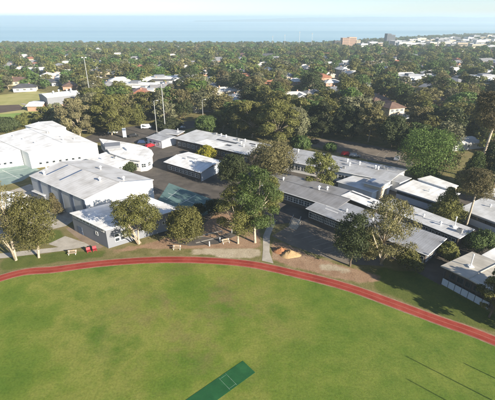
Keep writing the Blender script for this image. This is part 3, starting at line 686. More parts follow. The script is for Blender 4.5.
# ------------------------------------------------------------------ small things on the ground
def bench(label, px, rz):
    p = at(*px); t = thing('bench', label, 'bench', (p.x, p.y, 0), rz, 'benches by the track')
    for i, y in enumerate((-0.32, -0.1, 0.12)):
        m = MB(); m.box(-1.0, y, 0.45, 1.0, y + 0.19, 0.5); link('seat_slat', m.data('seat_slat', WOOD), t)
    for z in (0.62, 0.84):
        m = MB(); m.box(-1.0, 0.36, z, 1.0, 0.41, z + 0.17); link('back_slat', m.data('back_slat', WOOD), t)
    for x in (-0.8, 0.72):
        m = MB(); m.box(x, -0.3, 0, x + 0.09, -0.21, 0.448); m.box(x, 0.27, 0, x + 0.09, 0.358, 1.0); m.box(x, -0.206, 0.36, x + 0.09, 0.266, 0.44); link('leg', m.data('leg', TRIM), t)
bench('timber bench with white legs on the grass left of the grey annex', (72.5, 254.5), 0.15)
bench('dark timber bench on bare dirt in front of the round dense tree', (177, 249.5), 0.0)
bench('small timber bench among tree roots at the track path', (226, 243), 0.4)
def chair(label, px, rz):
    p = at(*px); t = thing('plastic_chair', label, 'chair', (p.x, p.y, 0), rz)
    m = MB(); m.box(-0.45, -0.45, 0.38, 0.45, 0.4, 0.5); link('seat', m.data('seat', RED), t)
    m = MB(); m.hexa([(-0.45, 0.34, 0.5), (0.45, 0.34, 0.5), (0.45, 0.46, 0.5), (-0.45, 0.46, 0.5)], [(-0.42, 0.5, 1.1), (0.42, 0.5, 1.1), (0.42, 0.58, 1.1), (-0.42, 0.58, 1.1)]); link('backrest', m.data('backrest', RED), t)
    for x in (-0.4, 0.32):
        for y in (-0.4, 0.3):
            m = MB(); m.box(x, y, 0, x + .08, y + .08, 0.38); link('leg', m.data('leg', RED), t)
chair('wide red seat by the grey annex, the left one of a pair', (89, 252.2), 0.6)
chair('wide red seat nearest the front corner of the grey annex', (95, 251), 0.5)
def bollard(px, label, h=1.0):
    p = at(*px); t = thing('bollard', label, 'bollard', (p.x, p.y, 0), 0, 'white bollards by the rest area')
    m = MB(); m.tube([(0, 0, 0), (0, 0, h)], [0.13, 0.12], 8); link('post', m.data('post', TRIM), t); m = MB(); m.tube([(0, 0, h), (0, 0, h + .06)], [0.15, 0.09], 8); link('cap', m.data('cap', TRIM), t)
bollard((209.5, 246), 'white bollard on the dirt edge left of the big gum', 1.2); bollard((220, 241.5), 'white bollard nearest the big gum trunk', 1.1); bollard((232, 233), 'white bollard farthest from the track beside the dark rest area', 1.0)
def mound(name, label, px, rx, ry, h, mat, seed):
    p = at(*px); r = random.Random(seed); m = MB(); n, k = 22, 7; V = []
    for j in range(k + 1):
        f = j / k
        for i in range(n):
            a = 2 * math.pi * i / n; w = 1 + 0.12 * math.sin(3 * a + seed) + r.uniform(-.06, .06)
            V.append((rx * f * math.cos(a) * w, ry * f * math.sin(a) * w, max(-0.05, h * (1 - f) ** 0.9 * (1 + r.uniform(-.25, .22)) + (0.0 if j < k else -0.08))))
    m.v = V
    for j in range(k):
        for i in range(n):
            q = (i + 1) % n; m.f.append((j * n + i, (j + 1) * n + i, (j + 1) * n + q, j * n + q)); m.uv += [(0., 0.)] * 4
    me = m.data(name, mat, smooth=True); o = link(name, me, None, (p.x, p.y, 0)); tag(o, label, 'pile')
mound('sand_pile', 'pale tan sand pile by the path to the running track', (290, 254.5), 2.5, 1.8, 1.15, SANDT, 2)
mound('soil_pile', 'red-brown soil pile left of the pale sand pile', (281, 251.5), 1.8, 1.5, 1.1, SANDR, 5)
# stair up to the wing
s0, s1 = at(292.5, 229), at(298.5, 222); d = (s1 - s0).normalized(); sn = Vector((d.y, -d.x)); st = thing('concrete_stair', 'pale concrete stair with two handrails beside the car park', 'stair', (s0.x, s0.y, 0), math.atan2(d.y, d.x))
for i in range(9):
    m = MB(); m.box(i * 0.34, -1.1, 0.0, i * 0.34 + 0.335, 1.1, 0.17 * (i + 1)); link('step', m.data('step', CONC), st)
for y in (-1.05, 1.05):
    m = MB(); m.tube([(0.1, y, 0), (0.1, y, 1.1), (3.0, y, 2.55), (3.0, y, 1.4)], [0.04] * 4, 6); link('handrail', m.data('handrail', STEEL), st)

CARD = {}
def car(label, px, rz, col, van=False):
    p = at(*px); key = van
    if key not in CARD:
        L, W = (2.5, 0.95) if van else (2.2, 0.88); bod = MB(); h1, h2 = (1.0, 2.1) if van else (0.82, 1.45)
        prof = [(-L, .35), (L, .35), (L, h1 * .85), (L * .62, h1), (L * .3, h2), (-L * .75, h2), (-L * .97, h1), (-L, h1 * .9)]
        if van: prof = [(-L, .35), (L, .35), (L, h1), (L * .75, h1 + .1), (L * .5, h2), (-L * .98, h2), (-L, h2 * .9)]
        n = len(prof); ws = [W * (1.0 if z < h1 + .15 else 0.84) for x, z in prof]
        for sgn in (1, -1):
            pts = [(x, sgn * w, z) for (x, z), w in zip(prof, ws)]; bod.face(pts if sgn < 0 else pts[::-1])
        for i in range(n):
            a, b = i, (i + 1) % n; bod.face([(prof[a][0], ws[a], prof[a][1]), (prof[b][0], ws[b], prof[b][1]), (prof[b][0], -ws[b], prof[b][1]), (prof[a][0], -ws[a], prof[a][1])])
        gl = MB()
        for sgn in (1, -1):
            w = W * 0.93 + .012; y0, y1 = sgn * w, sgn * (W * .85 + .012)
            q = [(L * .5, y0, h1 + .04), (L * .28, y1, h2 - .1), (-L * .7, y1, h2 - .1), (-L * .85, y0, h1 + .04)]; gl.face(q if sgn > 0 else q[::-1])
        gl.face([(L * .615, -W * .75, h1 + .05), (L * .615, W * .75, h1 + .05), (L * .335, W * .72, h2 - .07), (L * .335, -W * .72, h2 - .07)])
        wh = MB(); wh.tube([(0, -.11, 0), (0, .11, 0)], [.33, .33], 12); hl = MB(); hl.box(0, -.18, 0, .04, .18, .14)
        CARD[key] = (bod, gl.data('glass', GLASS), wh.data('wheel', RUBBER), hl.data('headlight', TRIM), L, W, h1)
    bod, gl, wh, hl, L, W, h1 = CARD[key]
    t = thing('parked_van' if van else 'parked_car', label, 'van' if van else 'car', (p.x, p.y, 0.03), rz, 'vehicles parked around the school')
    link('body', bod.data('body', col), t); link('window_glass', gl, t)
    for x in (-L * .62, L * .62):
        for y in (-W + .1, W - .1): link('wheel', wh, t, (x, y, .33))
    for y in (-W * .68, W * .68): link('headlight', hl, t, (L - .01, y, h1 * .6))
PW = plain('white_car_paint', (.72, .72, .72), .25, .02); PR = plain('red_car_paint', (.42, .02, .03), .25, .02); PB = plain('navy_car_paint', (.03, .05, .11), .25, .02); PK = plain('dark_car_paint', (.02, .02, .022), .25, .02); PS = plain('silver_car_paint', (.42, .43, .45), .3, .02, metal=.5)
car('red car in the rear car park beyond the long rear wing', (346.5, 155.5), -0.25, PR)
car('silver car immediately right of the red car in the rear car park', (354.5, 157), -0.25, PS)
car('white van parked on the road near the blue sign board', (146.5, 128.5), 0.1, PW, True)
car('dark car parked behind the round-ended building', (134, 137), 0.3, PK); car('navy car at the yard entrance by the roller-door block', (143, 143.5), 0.1, PB)
car('white car on the road left of the blue sign board', (113, 133.5), 0.2, PW); car('red car parked against the round-ended building', (150.5, 147), 0.8, PR)
car('silver car on the road behind the zinc-roofed shed', (181, 128.5), 0.15, PS); car('white car in shade on the road past the slim mast', (212, 121.5), 0.2, PW)
car('dark car parked at the far left of the rear car park', (316, 143), 1.0, PK); car('silver hatchback at the far right of the rear car park', (397, 160), 1.0, PS)
p = at(125, 138); t = thing('sign_board', 'tall blue-grey sign board on the road by the round-ended building', 'sign', (p.x, p.y, 0), 0.1)
m = MB(); m.box(-0.8, -0.12, 0.4, 0.8, 0.12, 4.6); link('panel', m.data('panel', W_PALEB), t); m = MB(); m.box(-0.78, -0.125, 3.5, 0.78, -0.12, 4.4); link('header', m.data('header', W_BLUE), t)
for x in (-.7, .6): m = MB(); m.box(x, -.1, 0, x + .1, .1, .4); link('leg', m.data('leg', STEEL), t)
def mast(name, label, px, topy, heads=1, r=0.25, terr=False):
    g = att(*px) if terr else Vector((*at(*px), 0)); h = z_for(g.x, g.y, topy) - g.z; t = thing(name, label, 'pole', tuple(g), 0)
    m = MB(); m.tube([(0, 0, -0.3), (0, 0, h)], [r, r * .55], 8); link('pole', m.data('pole', STEEL), t)
    if heads == 1:
        m = MB(); m.tube([(-1.2, 0, h), (1.2, 0, h)], [.07, .07], 6); link('crossarm', m.data('crossarm', STEEL), t)
        for x in (-1.1, 0.9): m = MB(); m.box(x - .3, -.25, h + .05, x + .5, .25, h + .5); link('floodlight', m.data('floodlight', TRIM), t)
    elif heads > 1:
        m = MB()
        for k in range(3): m.box(-1.6, -.3, h + k * .9 - 1.8, 1.6, .0, h + k * .9 - 1.2)
        link('light_bank', m.data('light_bank', STEEL), t)
    else:
        m = MB(); m.tube([(0, 0, h), (1.4, 0, h + .25)], [.06, .05], 6); link('lamp_arm', m.data('lamp_arm', STEEL), t); m = MB(); m.box(1.2, -.15, h + .16, 2.0, .15, h + .36); link('lamp_head', m.data('lamp_head', TRIM), t)
mast('floodlight_pole', 'tall pale floodlight pole right of the brick-based pavilion', (92, 106), 58, 1, .3)
mast('floodlight_pole', 'slim pole with one lamp beside the brick-based pavilion, shorter of two', (93.5, 100), 84, 0, .2)
mast('floodlight_pole', 'tall pale pole rising from the road behind the yard', (165.5, 131), 84, 1, .26)
mast('street_lamp', 'slim lamp pole left of the tall pale pole behind the yard', (157.5, 138), 101, 0, .2)
mast('street_lamp', 'slim lamp pole behind the dark-slotted block among trees', (237, 137), 117, 0, .15)
mast('street_lamp', 'street lamp rising among trees above the middle of the school', (203, 118), 100, 0, .18)
for k, (x, ty) in enumerate(((272.5, 36.5), (284.5, 35), (299, 32), (311.5, 33.5))):
    mast('stadium_light', 'far stadium light tower, %s from the left of four by the bay' % ('first', 'second', 'third', 'fourth')[k], (x, 47.5), ty, 2, .5, True)
gp = [((25.7, 46.9), 11), ((24.3, 42.4), 10), ((34.5, 45.4), 7), ((20.5, 37), 6)]
for k, (e, h) in enumerate(gp):
    Ls = h / math.tan(SUN_EL); b = Vector(e) + SUN_H * Ls
    t = thing('goal_post', 'white goal post beyond the right edge, its thin shadow %s' % ('the longest on the field', 'second of the field shadows', 'nearest the track', 'nearest the camera')[k], 'goal post', (b.x, b.y, 0), 0, 'goal posts'); m = MB(); m.tube([(0, 0, 0), (0, 0, h)], [.10, .075], 8); link('post', m.data('post', TRIM), t)
    m = MB(); m.tube([(0, 0, 0.02), (0, 0, 2.0)], [.22, .22], 10); link('padding', m.data('padding', RED), t)

# ------------------------------------------------------------------ trees
def tree_data(seed, H, R, style, nleaf, leaf, bark, base=0.35, far=False, stems=1):
    r = random.Random(seed); rg = np.random.default_rng(seed); lobes = []
    if style == 'gum':
        n = r.randint(18, 23); cb = max(.08, base - .12)
        for i in range(n):
            f = (i + .5) / n; a = i * 2.4 + r.uniform(-.5, .5); prof = math.sin(math.pi * min(1, .22 + .70 * f)) ** .8
            rr = R * prof * r.uniform(.45, 1.0); lr = R * r.uniform(.20, .37)
            lobes.append((rr * math.cos(a), rr * math.sin(a), min(H - lr * .6, H * (cb + (.97 - cb) * f)), lr, lr * r.uniform(.6, .85)))
        lobes.append((0, 0, H * .6, R * .34, R * .3))
    elif style == 'round':
        n = 17; zc = H * 0.57
        for i in range(n):
            z = 1 - 2 * (i + .5) / n; q = math.sqrt(1 - z * z); a = i * 2.4 + r.uniform(-.3, .3); k = r.uniform(.55, .72)
            lr = R * r.uniform(.36, .48); lobes.append((R * k * q * math.cos(a), R * k * q * math.sin(a), zc + z * H * .30, lr, lr * .85))
    elif style == 'bush':
        n = 11
        for i in range(n):
            a = i * 2.4 + r.uniform(-.4, .4); q = math.sqrt((i + .4) / n); lr = R * r.uniform(.34, .5)
            lobes.append((R * .72 * q * math.cos(a), R * .72 * q * math.sin(a), H * (0.32 + .42 * (1 - q) * r.uniform(.7, 1.2)), lr, min(lr, H * .36)))
    elif style == 'pine':
        n = 16
        for i in range(n):
            f = (i + .5) / n; a = i * 2.4; q = R * (1 - f) * .62 * r.uniform(.7, 1.15); lr = R * (.22 + .26 * (1 - f))
            lobes.append((q * math.cos(a), q * math.sin(a), H * (.16 + .80 * f), lr, lr * 1.1))
    else:                                  # 'tall': narrow upright crown on a long pale trunk
        n = 11
        for i in range(n):
            f = (i + .5) / n; a = i * 2.4 + r.uniform(-.4, .4); q = R * .68 * r.uniform(.3, 1) * math.sin(math.pi * min(1, f * .8 + .15)); lr = R * r.uniform(.30, .45)
            lobes.append((q * math.cos(a), q * math.sin(a), H * (base + (.95 - base) * f), lr, lr * .8))
    Lb = np.array(lobes); wgt = Lb[:, 3] ** 2; wgt /= wgt.sum()
    k = rg.choice(len(Lb), nleaf, p=wgt)
    d = rg.normal(size=(nleaf, 3)); d /= np.linalg.norm(d, axis=1)[:, None]
    d[:, 2] = np.where((d[:, 2] < -0.35) & (rg.random(nleaf) < .6), -d[:, 2], d[:, 2])
    rad = rg.uniform(.55, 1.08, nleaf) ** .6
    wob = 1 + .22 * np.sin(d[:, 0] * 7 + k * 3) * np.cos(d[:, 1] * 6 + k) + .12 * np.sin(d[:, 2] * 13 + k)
    P = Lb[k, :3] + d * (rad * wob)[:, None] * np.stack([Lb[k, 3], Lb[k, 3], Lb[k, 4]], -1)
    P[:, 2] = np.clip(P[:, 2], leaf * .5, H)
    nrm = d + rg.normal(size=(nleaf, 3)) * .55; nrm /= np.linalg.norm(nrm, axis=1)[:, None]
    up = rg.normal(size=(nleaf, 3)); t1 = np.cross(nrm, up); t1 /= np.linalg.norm(t1, axis=1)[:, None]; t2 = np.cross(nrm, t1)
    s1 = (leaf * rg.uniform(.5, 1.1, nleaf))[:, None] * .5; s2 = (leaf * rg.uniform(.7, 1.5, nleaf))[:, None] * .5
    V = np.stack([P - t1 * s1 - t2 * s2 * .6, P + t1 * s1 * .8 - t2 * s2, P + t1 * s1 + t2 * s2 * .7, P - t1 * s1 * .7 + t2 * s2], 1).reshape(-1, 3)
    tb = rg.uniform(.78, 1.22, len(Lb)); tint = tb[k] * rg.uniform(.72, 1.30, nleaf)
    F = np.arange(nleaf * 4, dtype=np.int32)
    # trunk and limbs
    m = MB(); tr = max(.10, H * .017); fork = Vector((r.uniform(-.04, .04) * H, r.uniform(-.04, .04) * H, H * (base if style != 'bush' else .12)))
    m.tube([(0, 0, -.3), (0, 0, .25), fork * .5 + Vector((r.uniform(-.02, .02) * H, 0, 0)), fork], [tr * 1.35, tr, tr * .88, tr * .75], 5 if far else 8)
    for q_ in range(stems - 1):
        x, y, z, a, b = lobes[(q_ * 5 + 2) % len(lobes)]; m.tube([(.2 * (q_ - 1), .15 * q_, -.2), (x * .35, y * .35, z * .4), (x * .8, y * .8, z * .8), (x, y, z)], [tr * .8, tr * .6, tr * .4, tr * .15], 7)
    if not far:
        for (x, y, z, a, b) in lobes[::(1 if style in ('gum', 'tall') else 2)]:
            T = Vector((x, y, z)); S = fork if z > fork.z else fork * .7; M = S.lerp(T, .5) + Vector((r.uniform(-.06, .06) * R, r.uniform(-.06, .06) * R, r.uniform(0, .05) * H)); m.tube([S, M, T], [tr * .5, tr * .33, tr * .12], 5)
    elif style in ('tall', 'pine'): m.tube([fork, (fork.x, fork.y, H * .8)], [tr * .7, tr * .2], 5)
    if far:
        nv = len(V); allv = np.concatenate([V, np.array(m.v)]); me = bpy.data.meshes.new('tree')
        me.from_pydata(allv.tolist(), [], F.reshape(-1, 4).tolist() + [tuple(i + nv for i in f) for f in m.f]); me.materials.append(LEAF); me.materials.append(bark)
        me.polygons.foreach_set('material_index', [0] * nleaf + [1] * len(m.f)); a = me.attributes.new('tint', 'FLOAT', 'FACE'); a.data.foreach_set('value', np.concatenate([tint, np.ones(len(m.f))]).astype(np.float32)); me.update()
        return me
    me = bpy.data.meshes.new('crown'); me.vertices.add(nleaf * 4); me.vertices.foreach_set('co', V.reshape(-1).astype(np.float32))
    me.loops.add(nleaf * 4); me.loops.foreach_set('vertex_index', F); me.polygons.add(nleaf); me.polygons.foreach_set('loop_start', np.arange(0, nleaf * 4, 4, dtype=np.int32))
    me.update(calc_edges=True); a = me.attributes.new('tint', 'FLOAT', 'FACE'); a.data.foreach_set('value', tint.astype(np.float32)); me.materials.append(LEAF)
    return m.data('trunk', bark, smooth=True), me
TC = {'olive': (.138, .138, .040), 'dark': (.055, .068, .026), 'green': (.085, .128, .036), 'bright': (.098, .152, .034), 'yellow': (.320, .310, .035), 'brown': (.150, .132, .058), 'grey': (.165, .165, .090), 'dry': (.190, .165, .085)}
CN = {'olive': 'olive', 'dark': 'dark green', 'green': 'mid green', 'bright': 'bright green', 'yellow': 'yellow-green', 'brown': 'brownish', 'grey': 'grey-green', 'dry': 'dry tan'}
SHAPEW = {'gum': 'spreading tree', 'round': 'round tree', 'bush': 'bushy shrub', 'pine': 'conical tree', 'tall': 'tall slim tree'}
TREES_ALL = []
def plant(name, label, loc, H, data, color, scale=(1, 1, 1), rz=0.0, group=None):
    t = thing(name, label, 'tree' if 'shrub' not in name and 'hedge' not in name else 'shrub', loc, rz, group); t.scale = scale
    a = link('trunk', data[0], t); b = link('crown', data[1], t); c = TC[color] if isinstance(color, str) else color; b.color = (*c, 1); return t
def hero(label, px, topy, wpx, style, color, base=.35, dens=1.0, bark=None, name=None, basez=None, cy=None, seed=None, leaf=.22, stems=1):
    g = at(*px); leaf *= max(1, g.y / 95); H = z_for(g.x, g.y, topy); zc = H * .6; R = wpx / 2 / ppm(g.x, g.y, zc)
    n = int(min(20000, dens * (2200 + 390 * R * R * (1.35 if style in ('round', 'pine') else 1.15))))
    sd = seed or int(px[0] * 31 + px[1] * 7); data = tree_data(sd, H, R * (1.0 if style != 'tall' else 1.15), style, n, leaf, bark or PALE, base, stems=stems)
    nm = name or {'gum': 'gum_tree', 'tall': 'gum_tree', 'round': 'leafy_tree', 'bush': 'shrub', 'pine': 'conifer_tree'}[style]
    plant(nm, label, (g.x, g.y, 0), H, data, color, rz=0); HEROES.append((g.x, g.y, R))
HEROES = []
hero('sparse twisted gum with white trunk at the left edge', (16, 260), 182, 44, 'gum', 'brown', .45, .55, stems=3)
hero('dense olive gum with pale trunk second from the left edge', (39, 257.5), 194, 46, 'round', 'olive', .3, 1.2)
hero('multi-stemmed gum in front of the grey annex', (139, 244), 197, 50, 'gum', 'olive', .48, 1.0, stems=5)
hero('round dense low tree beside the running track dirt', (186, 243.5), 209, 38, 'round', 'olive', .16, 1.3, BROWN)
hero('tall olive gum at the track path, in front of the larger gum', (238, 243.5), 184, 44, 'gum', 'olive', .36, 1.0)
hero('large green gum standing left of the concrete path', (255, 242.5), 168, 52, 'gum', 'green', .42, 1.05, seed=77)
hero('slim olive gum just right of the large green gum', (271, 226), 176, 28, 'tall', 'olive', .35, 1.0)
hero('brown-green broad tree behind the large green gum', (272, 180), 144, 50, 'round', 'brown', .3, 1.3, BROWN)
hero('dark tree left of the brown-green broad tree', (234, 187), 156, 32, 'round', 'dark', .25, 1.2, BROWN)
hero('short dark tree near the netball court corner', (215, 214), 196, 22, 'bush', 'dark', .2, 1.0, BROWN)
hero('small dark shrub in front of the netball court', (198, 216), 202, 18, 'bush', 'dark', .2, 1.0, BROWN)
hero('dark dense tree left half of the clump hiding the front wing', (350, 266), 211, 38, 'round', 'dark', .22, 1.1, BROWN)
hero('spreading brown gum with white limbs in front of the front wing', (381, 264), 200, 62, 'gum', 'brown', .34, .62, seed=5, stems=4)
hero('low brown-green tree under the spreading brown gum', (366, 262), 232, 28, 'round', 'brown', .2, 1.0, BROWN)
hero('low olive shrub right of the spreading brown gum', (408, 270), 246, 26, 'bush', 'olive', .2, 1.0, BROWN)
hero('young loose tree between the rear wing and middle wing', (319, 189), 154, 32, 'gum', 'olive', .3, .9)
hero('large bright green tree behind the window-row classroom', (425, 178), 131, 62, 'round', 'bright', .2, 1.3, BROWN)
hero('small green tree at the foot of the large bright green tree', (424, 178.5), 164, 26, 'bush', 'bright', .2, 1.0, BROWN)
hero('tall brown gum with white trunk between the two window-row classrooms', (466, 227), 170, 40, 'tall', 'brown', .62, .9, seed=21)
hero('dark olive tree in front of the window-row classroom', (444, 222), 188, 36, 'pine', 'olive', .2, 1.1, BROWN)
hero('leafy dark shrub behind the front classroom', (480, 252), 228, 34, 'bush', 'green', .2, 1.2, BROWN)
hero('round olive shrub at the end of the front wing', (446, 259), 240, 22, 'bush', 'olive', .2, 1.1, BROWN)
hero('dark olive tree at the lower right edge by the track', (489, 317), 270, 30, 'gum', 'olive', .25, 1.1, BROWN)
hero('yellow-green shrub behind the centre classroom', (207, 160), 146, 22, 'bush', 'yellow', .2, 1.1, BROWN)
hero('olive shrub against the banded wall of the sports hall', (56, 214), 193, 16, 'pine', 'brown', .2, 1.0, BROWN)
hero('low olive shrub beside the banded wall, left one', (44, 212), 198, 16, 'bush', 'olive', .2, 1.0, BROWN)
hero('dark hedge shrub beside the round-ended building', (131, 169), 160, 22, 'bush', 'dark', .2, 1.0, BROWN)
hero('pale blossoming gum behind the white hall', (80, 136), 99, 34, 'gum', 'dry', .22, 1.5)
hero('broad olive gum right of the pale blossoming gum', (112, 135), 95, 42, 'gum', 'olive', .3, 1.3)
hero('dark round shrub on the back oval edge above the white hall', (44, 122), 110, 18, 'bush', 'dark', .2, 1.2, BROWN)
hero('olive shrub on the back oval edge, left of the dark round one', (27, 125), 113, 22, 'bush', 'olive', .2, 1.1, BROWN)
hero('dark shrub at the left edge by the back oval', (6, 130), 117, 26, 'bush', 'dark', .2, 1.1, BROWN)
hero('long dark hedge shrub across the road from the slim mast', (168, 128), 118.5, 30, 'bush', 'dark', .2, 1.2, BROWN)
hero('tall olive gum behind the dark-slotted block', (278, 146), 100, 40, 'gum', 'olive', .3, 1.4)
hero('green-brown gum left of the tall olive gum behind the dark-slotted block', (252, 138), 102, 36, 'gum', 'olive', .3, 1.3)
hero('leafy green tree beside the road behind the dark-slotted block', (207, 135), 117, 24, 'round', 'green', .2, 1.2, BROWN)
hero('green shrub at the back corner of the rear wing', (300, 148), 136, 22, 'bush', 'green', .2, 1.1, BROWN)
hero('pale-trunked gum left of the rear car park trees', (296, 143), 108, 26, 'tall', 'grey', .3, 1.2)
hero('gum with bare white upper branches at the right edge', (474, 178), 92, 40, 'tall', 'brown', .62, .8, seed=31)
hero('mid green pine below the bare-branched gum', (470, 190), 152, 34, 'pine', 'green', .2, 1.2, BROWN)
hero('dark tall gum at the far side of the rear car park, left one', (322, 137), 102, 30, 'gum', 'dark', .3, 1.2, BROWN)
hero('dark gum straight behind the red car', (346, 139), 106, 32, 'gum', 'dark', .3, 1.2, BROWN)
hero('brown-green gum behind the silver car in the rear car park', (368, 142), 104, 30, 'gum', 'brown', .32, 1.1)
hero('dark round tree left of the large bright green tree', (391, 149), 116, 28, 'round', 'dark', .25, 1.1, BROWN)
hero('low green shrub between the rear wing and rear car park', (330, 150.5), 142, 14, 'bush', 'green', .2, 1.0, BROWN)
for k, (x_, y_, h_) in enumerate(((51, 52, 13), (57, 49, 14), (63, 45, 15), (70, 40, 15))):
    plant('gum_tree', '%s shade gum beyond the right frame edge, casting shade on the lawn' % ('first', 'second', 'third', 'fourth')[k], (x_, y_, 0), h_, tree_data(640 + k, h_, 5.2, 'gum', 6000, .4, PALE, .3), 'olive')
hero('dark tree at the right edge behind the edge classroom', (492, 190), 140, 34, 'round', 'dark', .25, 1.2, BROWN)

# ------------------------------------------------------------------ suburb: landmarks used to word labels
LAND = [((391, 114), 'the cream two-storey house'), ((60, 99), 'the brick-based pavilion'), ((299, 42), 'the stadium lights'), ((346, 43), 'the terracotta hospital block'), ((388, 42), 'the dark tower'),
        ((92, 70), 'the tall pavilion floodlight'), ((165, 100), 'the slim mast'), ((346, 150), 'the red car'), ((425, 145), 'the large bright green tree'), ((150, 84), 'the long white shop roofs'),
        ((278, 110), 'the tall olive gum'), ((474, 105), 'the bare-branched gum'), ((20, 100), 'the back oval'), ((80, 105), 'the blossoming gum'), ((452, 46), 'the white town blocks'), ((230, 115), 'the front road bend'), ((486, 80), 'the long white depot roof')]
ORD = ['', 'second', 'third', 'fourth', 'fifth', 'sixth', 'seventh', 'eighth', 'ninth', 'tenth'] + [a + b for a in ('twenty-', 'thirty-', 'forty-') for b in ('first', 'second', 'third', 'fourth', 'fifth', 'sixth', 'seventh', 'eighth', 'ninth')]
ORD[10:10] = ['eleventh', 'twelfth', 'thirteenth', 'fourteenth', 'fifteenth', 'sixteenth', 'seventeenth', 'eighteenth', 'nineteenth', 'twentieth']
def word_labels(items):                     # items: (px, py, description) -> labels that single each one out
    G = {}
    for i, (x, y, desc) in enumerate(items):
        (lx, ly), nm = min(LAND, key=lambda l: (l[0][0] - x) ** 2 + 4 * (l[0][1] - y) ** 2)
        dx, dy = x - lx, (y - ly) * 2
        if abs(dx) > 2 * abs(dy): dr = 'left of' if dx < 0 else 'right of'
        elif abs(dy) > 2 * abs(dx): dr = 'above' if dy < 0 else 'below'
        else: dr = ('above' if dy < 0 else 'below') + (' and left of' if dx < 0 else ' and right of')
        G.setdefault((desc, dr, nm), []).append((dx * dx + dy * dy, i))
    out = [''] * len(items)
    for (desc, dr, nm), l in G.items():
        l.sort()
        for k, (_, i) in enumerate(l): out[i] = '%s %s %s' % (desc, dr, nm) + ('' if len(l) == 1 else ', nearest one' if k == 0 else ', %s nearest' % ORD[min(k, len(ORD) - 1)])
    return out

# houses
RN = ['terracotta', 'brown', 'pale', 'grey', 'charcoal']; WN = ['cream', 'white', 'brick', 'tan', 'grey']
HD = {}
def house_data(shape, ri, wi):
    key = (shape, ri, wi)
    if key in HD: return HD[key]
    w, d, h = ((7.5, 5.0, 3.0), (9.0, 4.2, 3.0), (6.0, 5.0, 5.6), (10.0, 6.5, 3.4), (13.0, 8.0, 4.5))[shape]
    m = MB(); m.box(-w, -d, -1.5, w, d, h); o = 0.7; hr = (2.3, 1.9, 2.4, 2.6, 0.8)[shape]
    if shape == 1: m.box(w * .2, -d - 4.5, -1.5, w * .75, -d + .05, h - .02)
    wd = m.data('wall', HWALL[wi]); r = MB()
    def hip(x0, y0, x1, y1, z, rise, gable=False, along='x'):
        ym, xm = (y0 + y1) / 2, (x0 + x1) / 2; k = 0.0 if gable else min(x1 - x0, y1 - y0) / 2
        if along == 'x':
            a, b = (x0 + k, ym, z + rise), (x1 - k, ym, z + rise); W = x1 - x0; D = (y1 - y0) / 2
            r.face([(x0, y0, z), (x1, y0, z), b, a], [(0, 0), (W, 0), (W - k, D), (k, D)]); r.face([(x1, y1, z), (x0, y1, z), a, b], [(0, 0), (W, 0), (W - k, D), (k, D)])
            r.face([(x0, y1, z), (x0, y0, z), a], [(0, 0), (2 * D, 0), (D, k + .1)]); r.face([(x1, y0, z), (x1, y1, z), b], [(0, 0), (2 * D, 0), (D, k + .1)])
        else:
            a, b = (xm, y0 + k, z + rise), (xm, y1 - k, z + rise)
            r.face([(x1, y0, z), (x1, y1, z), b, a]); r.face([(x0, y1, z), (x0, y0, z), a, b]); r.face([(x0, y0, z), (x1, y0, z), a]); r.face([(x1, y1, z), (x0, y1, z), b])
        r.face([(x0, y1, z - .001), (x1, y1, z - .001), (x1, y0, z - .001), (x0, y0, z - .001)])
        r.box(x0 + .02, y0 + .02, z - .22, x1 - .02, y1 - .02, z - .01)
    hip(-w - o, -d - o, w + o, d + o, h, hr, shape in (3, 4))
    if shape == 1: hip(w * .2 - o, -d - 4.5 - o, w * .75 + o, d * .2, h - .05, hr * .8, True, 'y')
    HD[key] = (wd, r.data('roof', HROOF[ri]), w, d, h); return HD[key]
WMESH = window_data(1.8, 1.3, TRIM, 2)
HOUSES = []
SPEC = [(47, 75, 2, 0), (56, 74, 2, 1), (18, 80, 1, 0), (105, 70, 2, 1), (31, 58, 0, 0), (25, 56, 2, 0), (98, 49, 2, 3), (100, 62, 2, 1), (20, 68, 2, 0), (66, 63, 2, 0), (8, 64, 3, 0), (88, 55, 2, 0), (75, 50, 3, 0),
        (172, 55, 2, 0), (185, 66, 2, 1), (193, 62, 3, 0), (215, 54, 2, 3), (220, 60, 3, 1), (229, 68, 2, 1), (245, 61, 2, 0), (150, 50, 2, 0), (135, 58, 3, 0), (160, 62, 2, 0), (205, 72, 2, 0), (118, 54, 2, 1), (140, 66, 0, 0),
        (337, 90, 2, 0), (292, 94, 2, 1), (332, 81, 2, 0), (294, 80, 2, 0), (288, 75, 3, 0), (333, 108, 0, 0), (321, 76, 0, 0), (269, 70, 2, 0), (260, 64, 2, 1), (305, 66, 2, 0), (350, 72, 2, 1), (345, 64, 3, 0), (366, 84, 2, 0), (374, 97, 1, 0),
        (402, 75, 2, 3), (428, 76, 2, 1), (414, 92, 2, 0), (389, 104, 0, 0), (439, 99, 1, 0), (453, 80, 3, 1), (419, 68, 2, 0), (463, 139, 2, 1), (385, 68, 2, 0), (470, 66, 2, 0), (440, 63, 2, 1), (481, 98, 0, 0), (474, 120, 3, 0), (455, 70, 2, 0), (360, 60, 2, 0), (325, 58, 2, 0), (395, 58, 3, 0),
        (242, 84, 2, 0), (268, 84, 0, 0), (225, 90, 2, 1), (236, 97, 2, 0), (210, 84, 3, 0), (312, 92, 3, 0), (180, 98, 2, 0), (200, 104, 3, 0), (120, 80, 2, 0), (108, 84, 3, 0), (70, 84, 1, 0), (25, 86, 4, 0)]
rh = random.Random(4)
for (x, y, ri, sh_) in SPEC: HOUSES.append((att(x, y, 3.5), ri, sh_, rh.randrange(5), True))
tries = 0
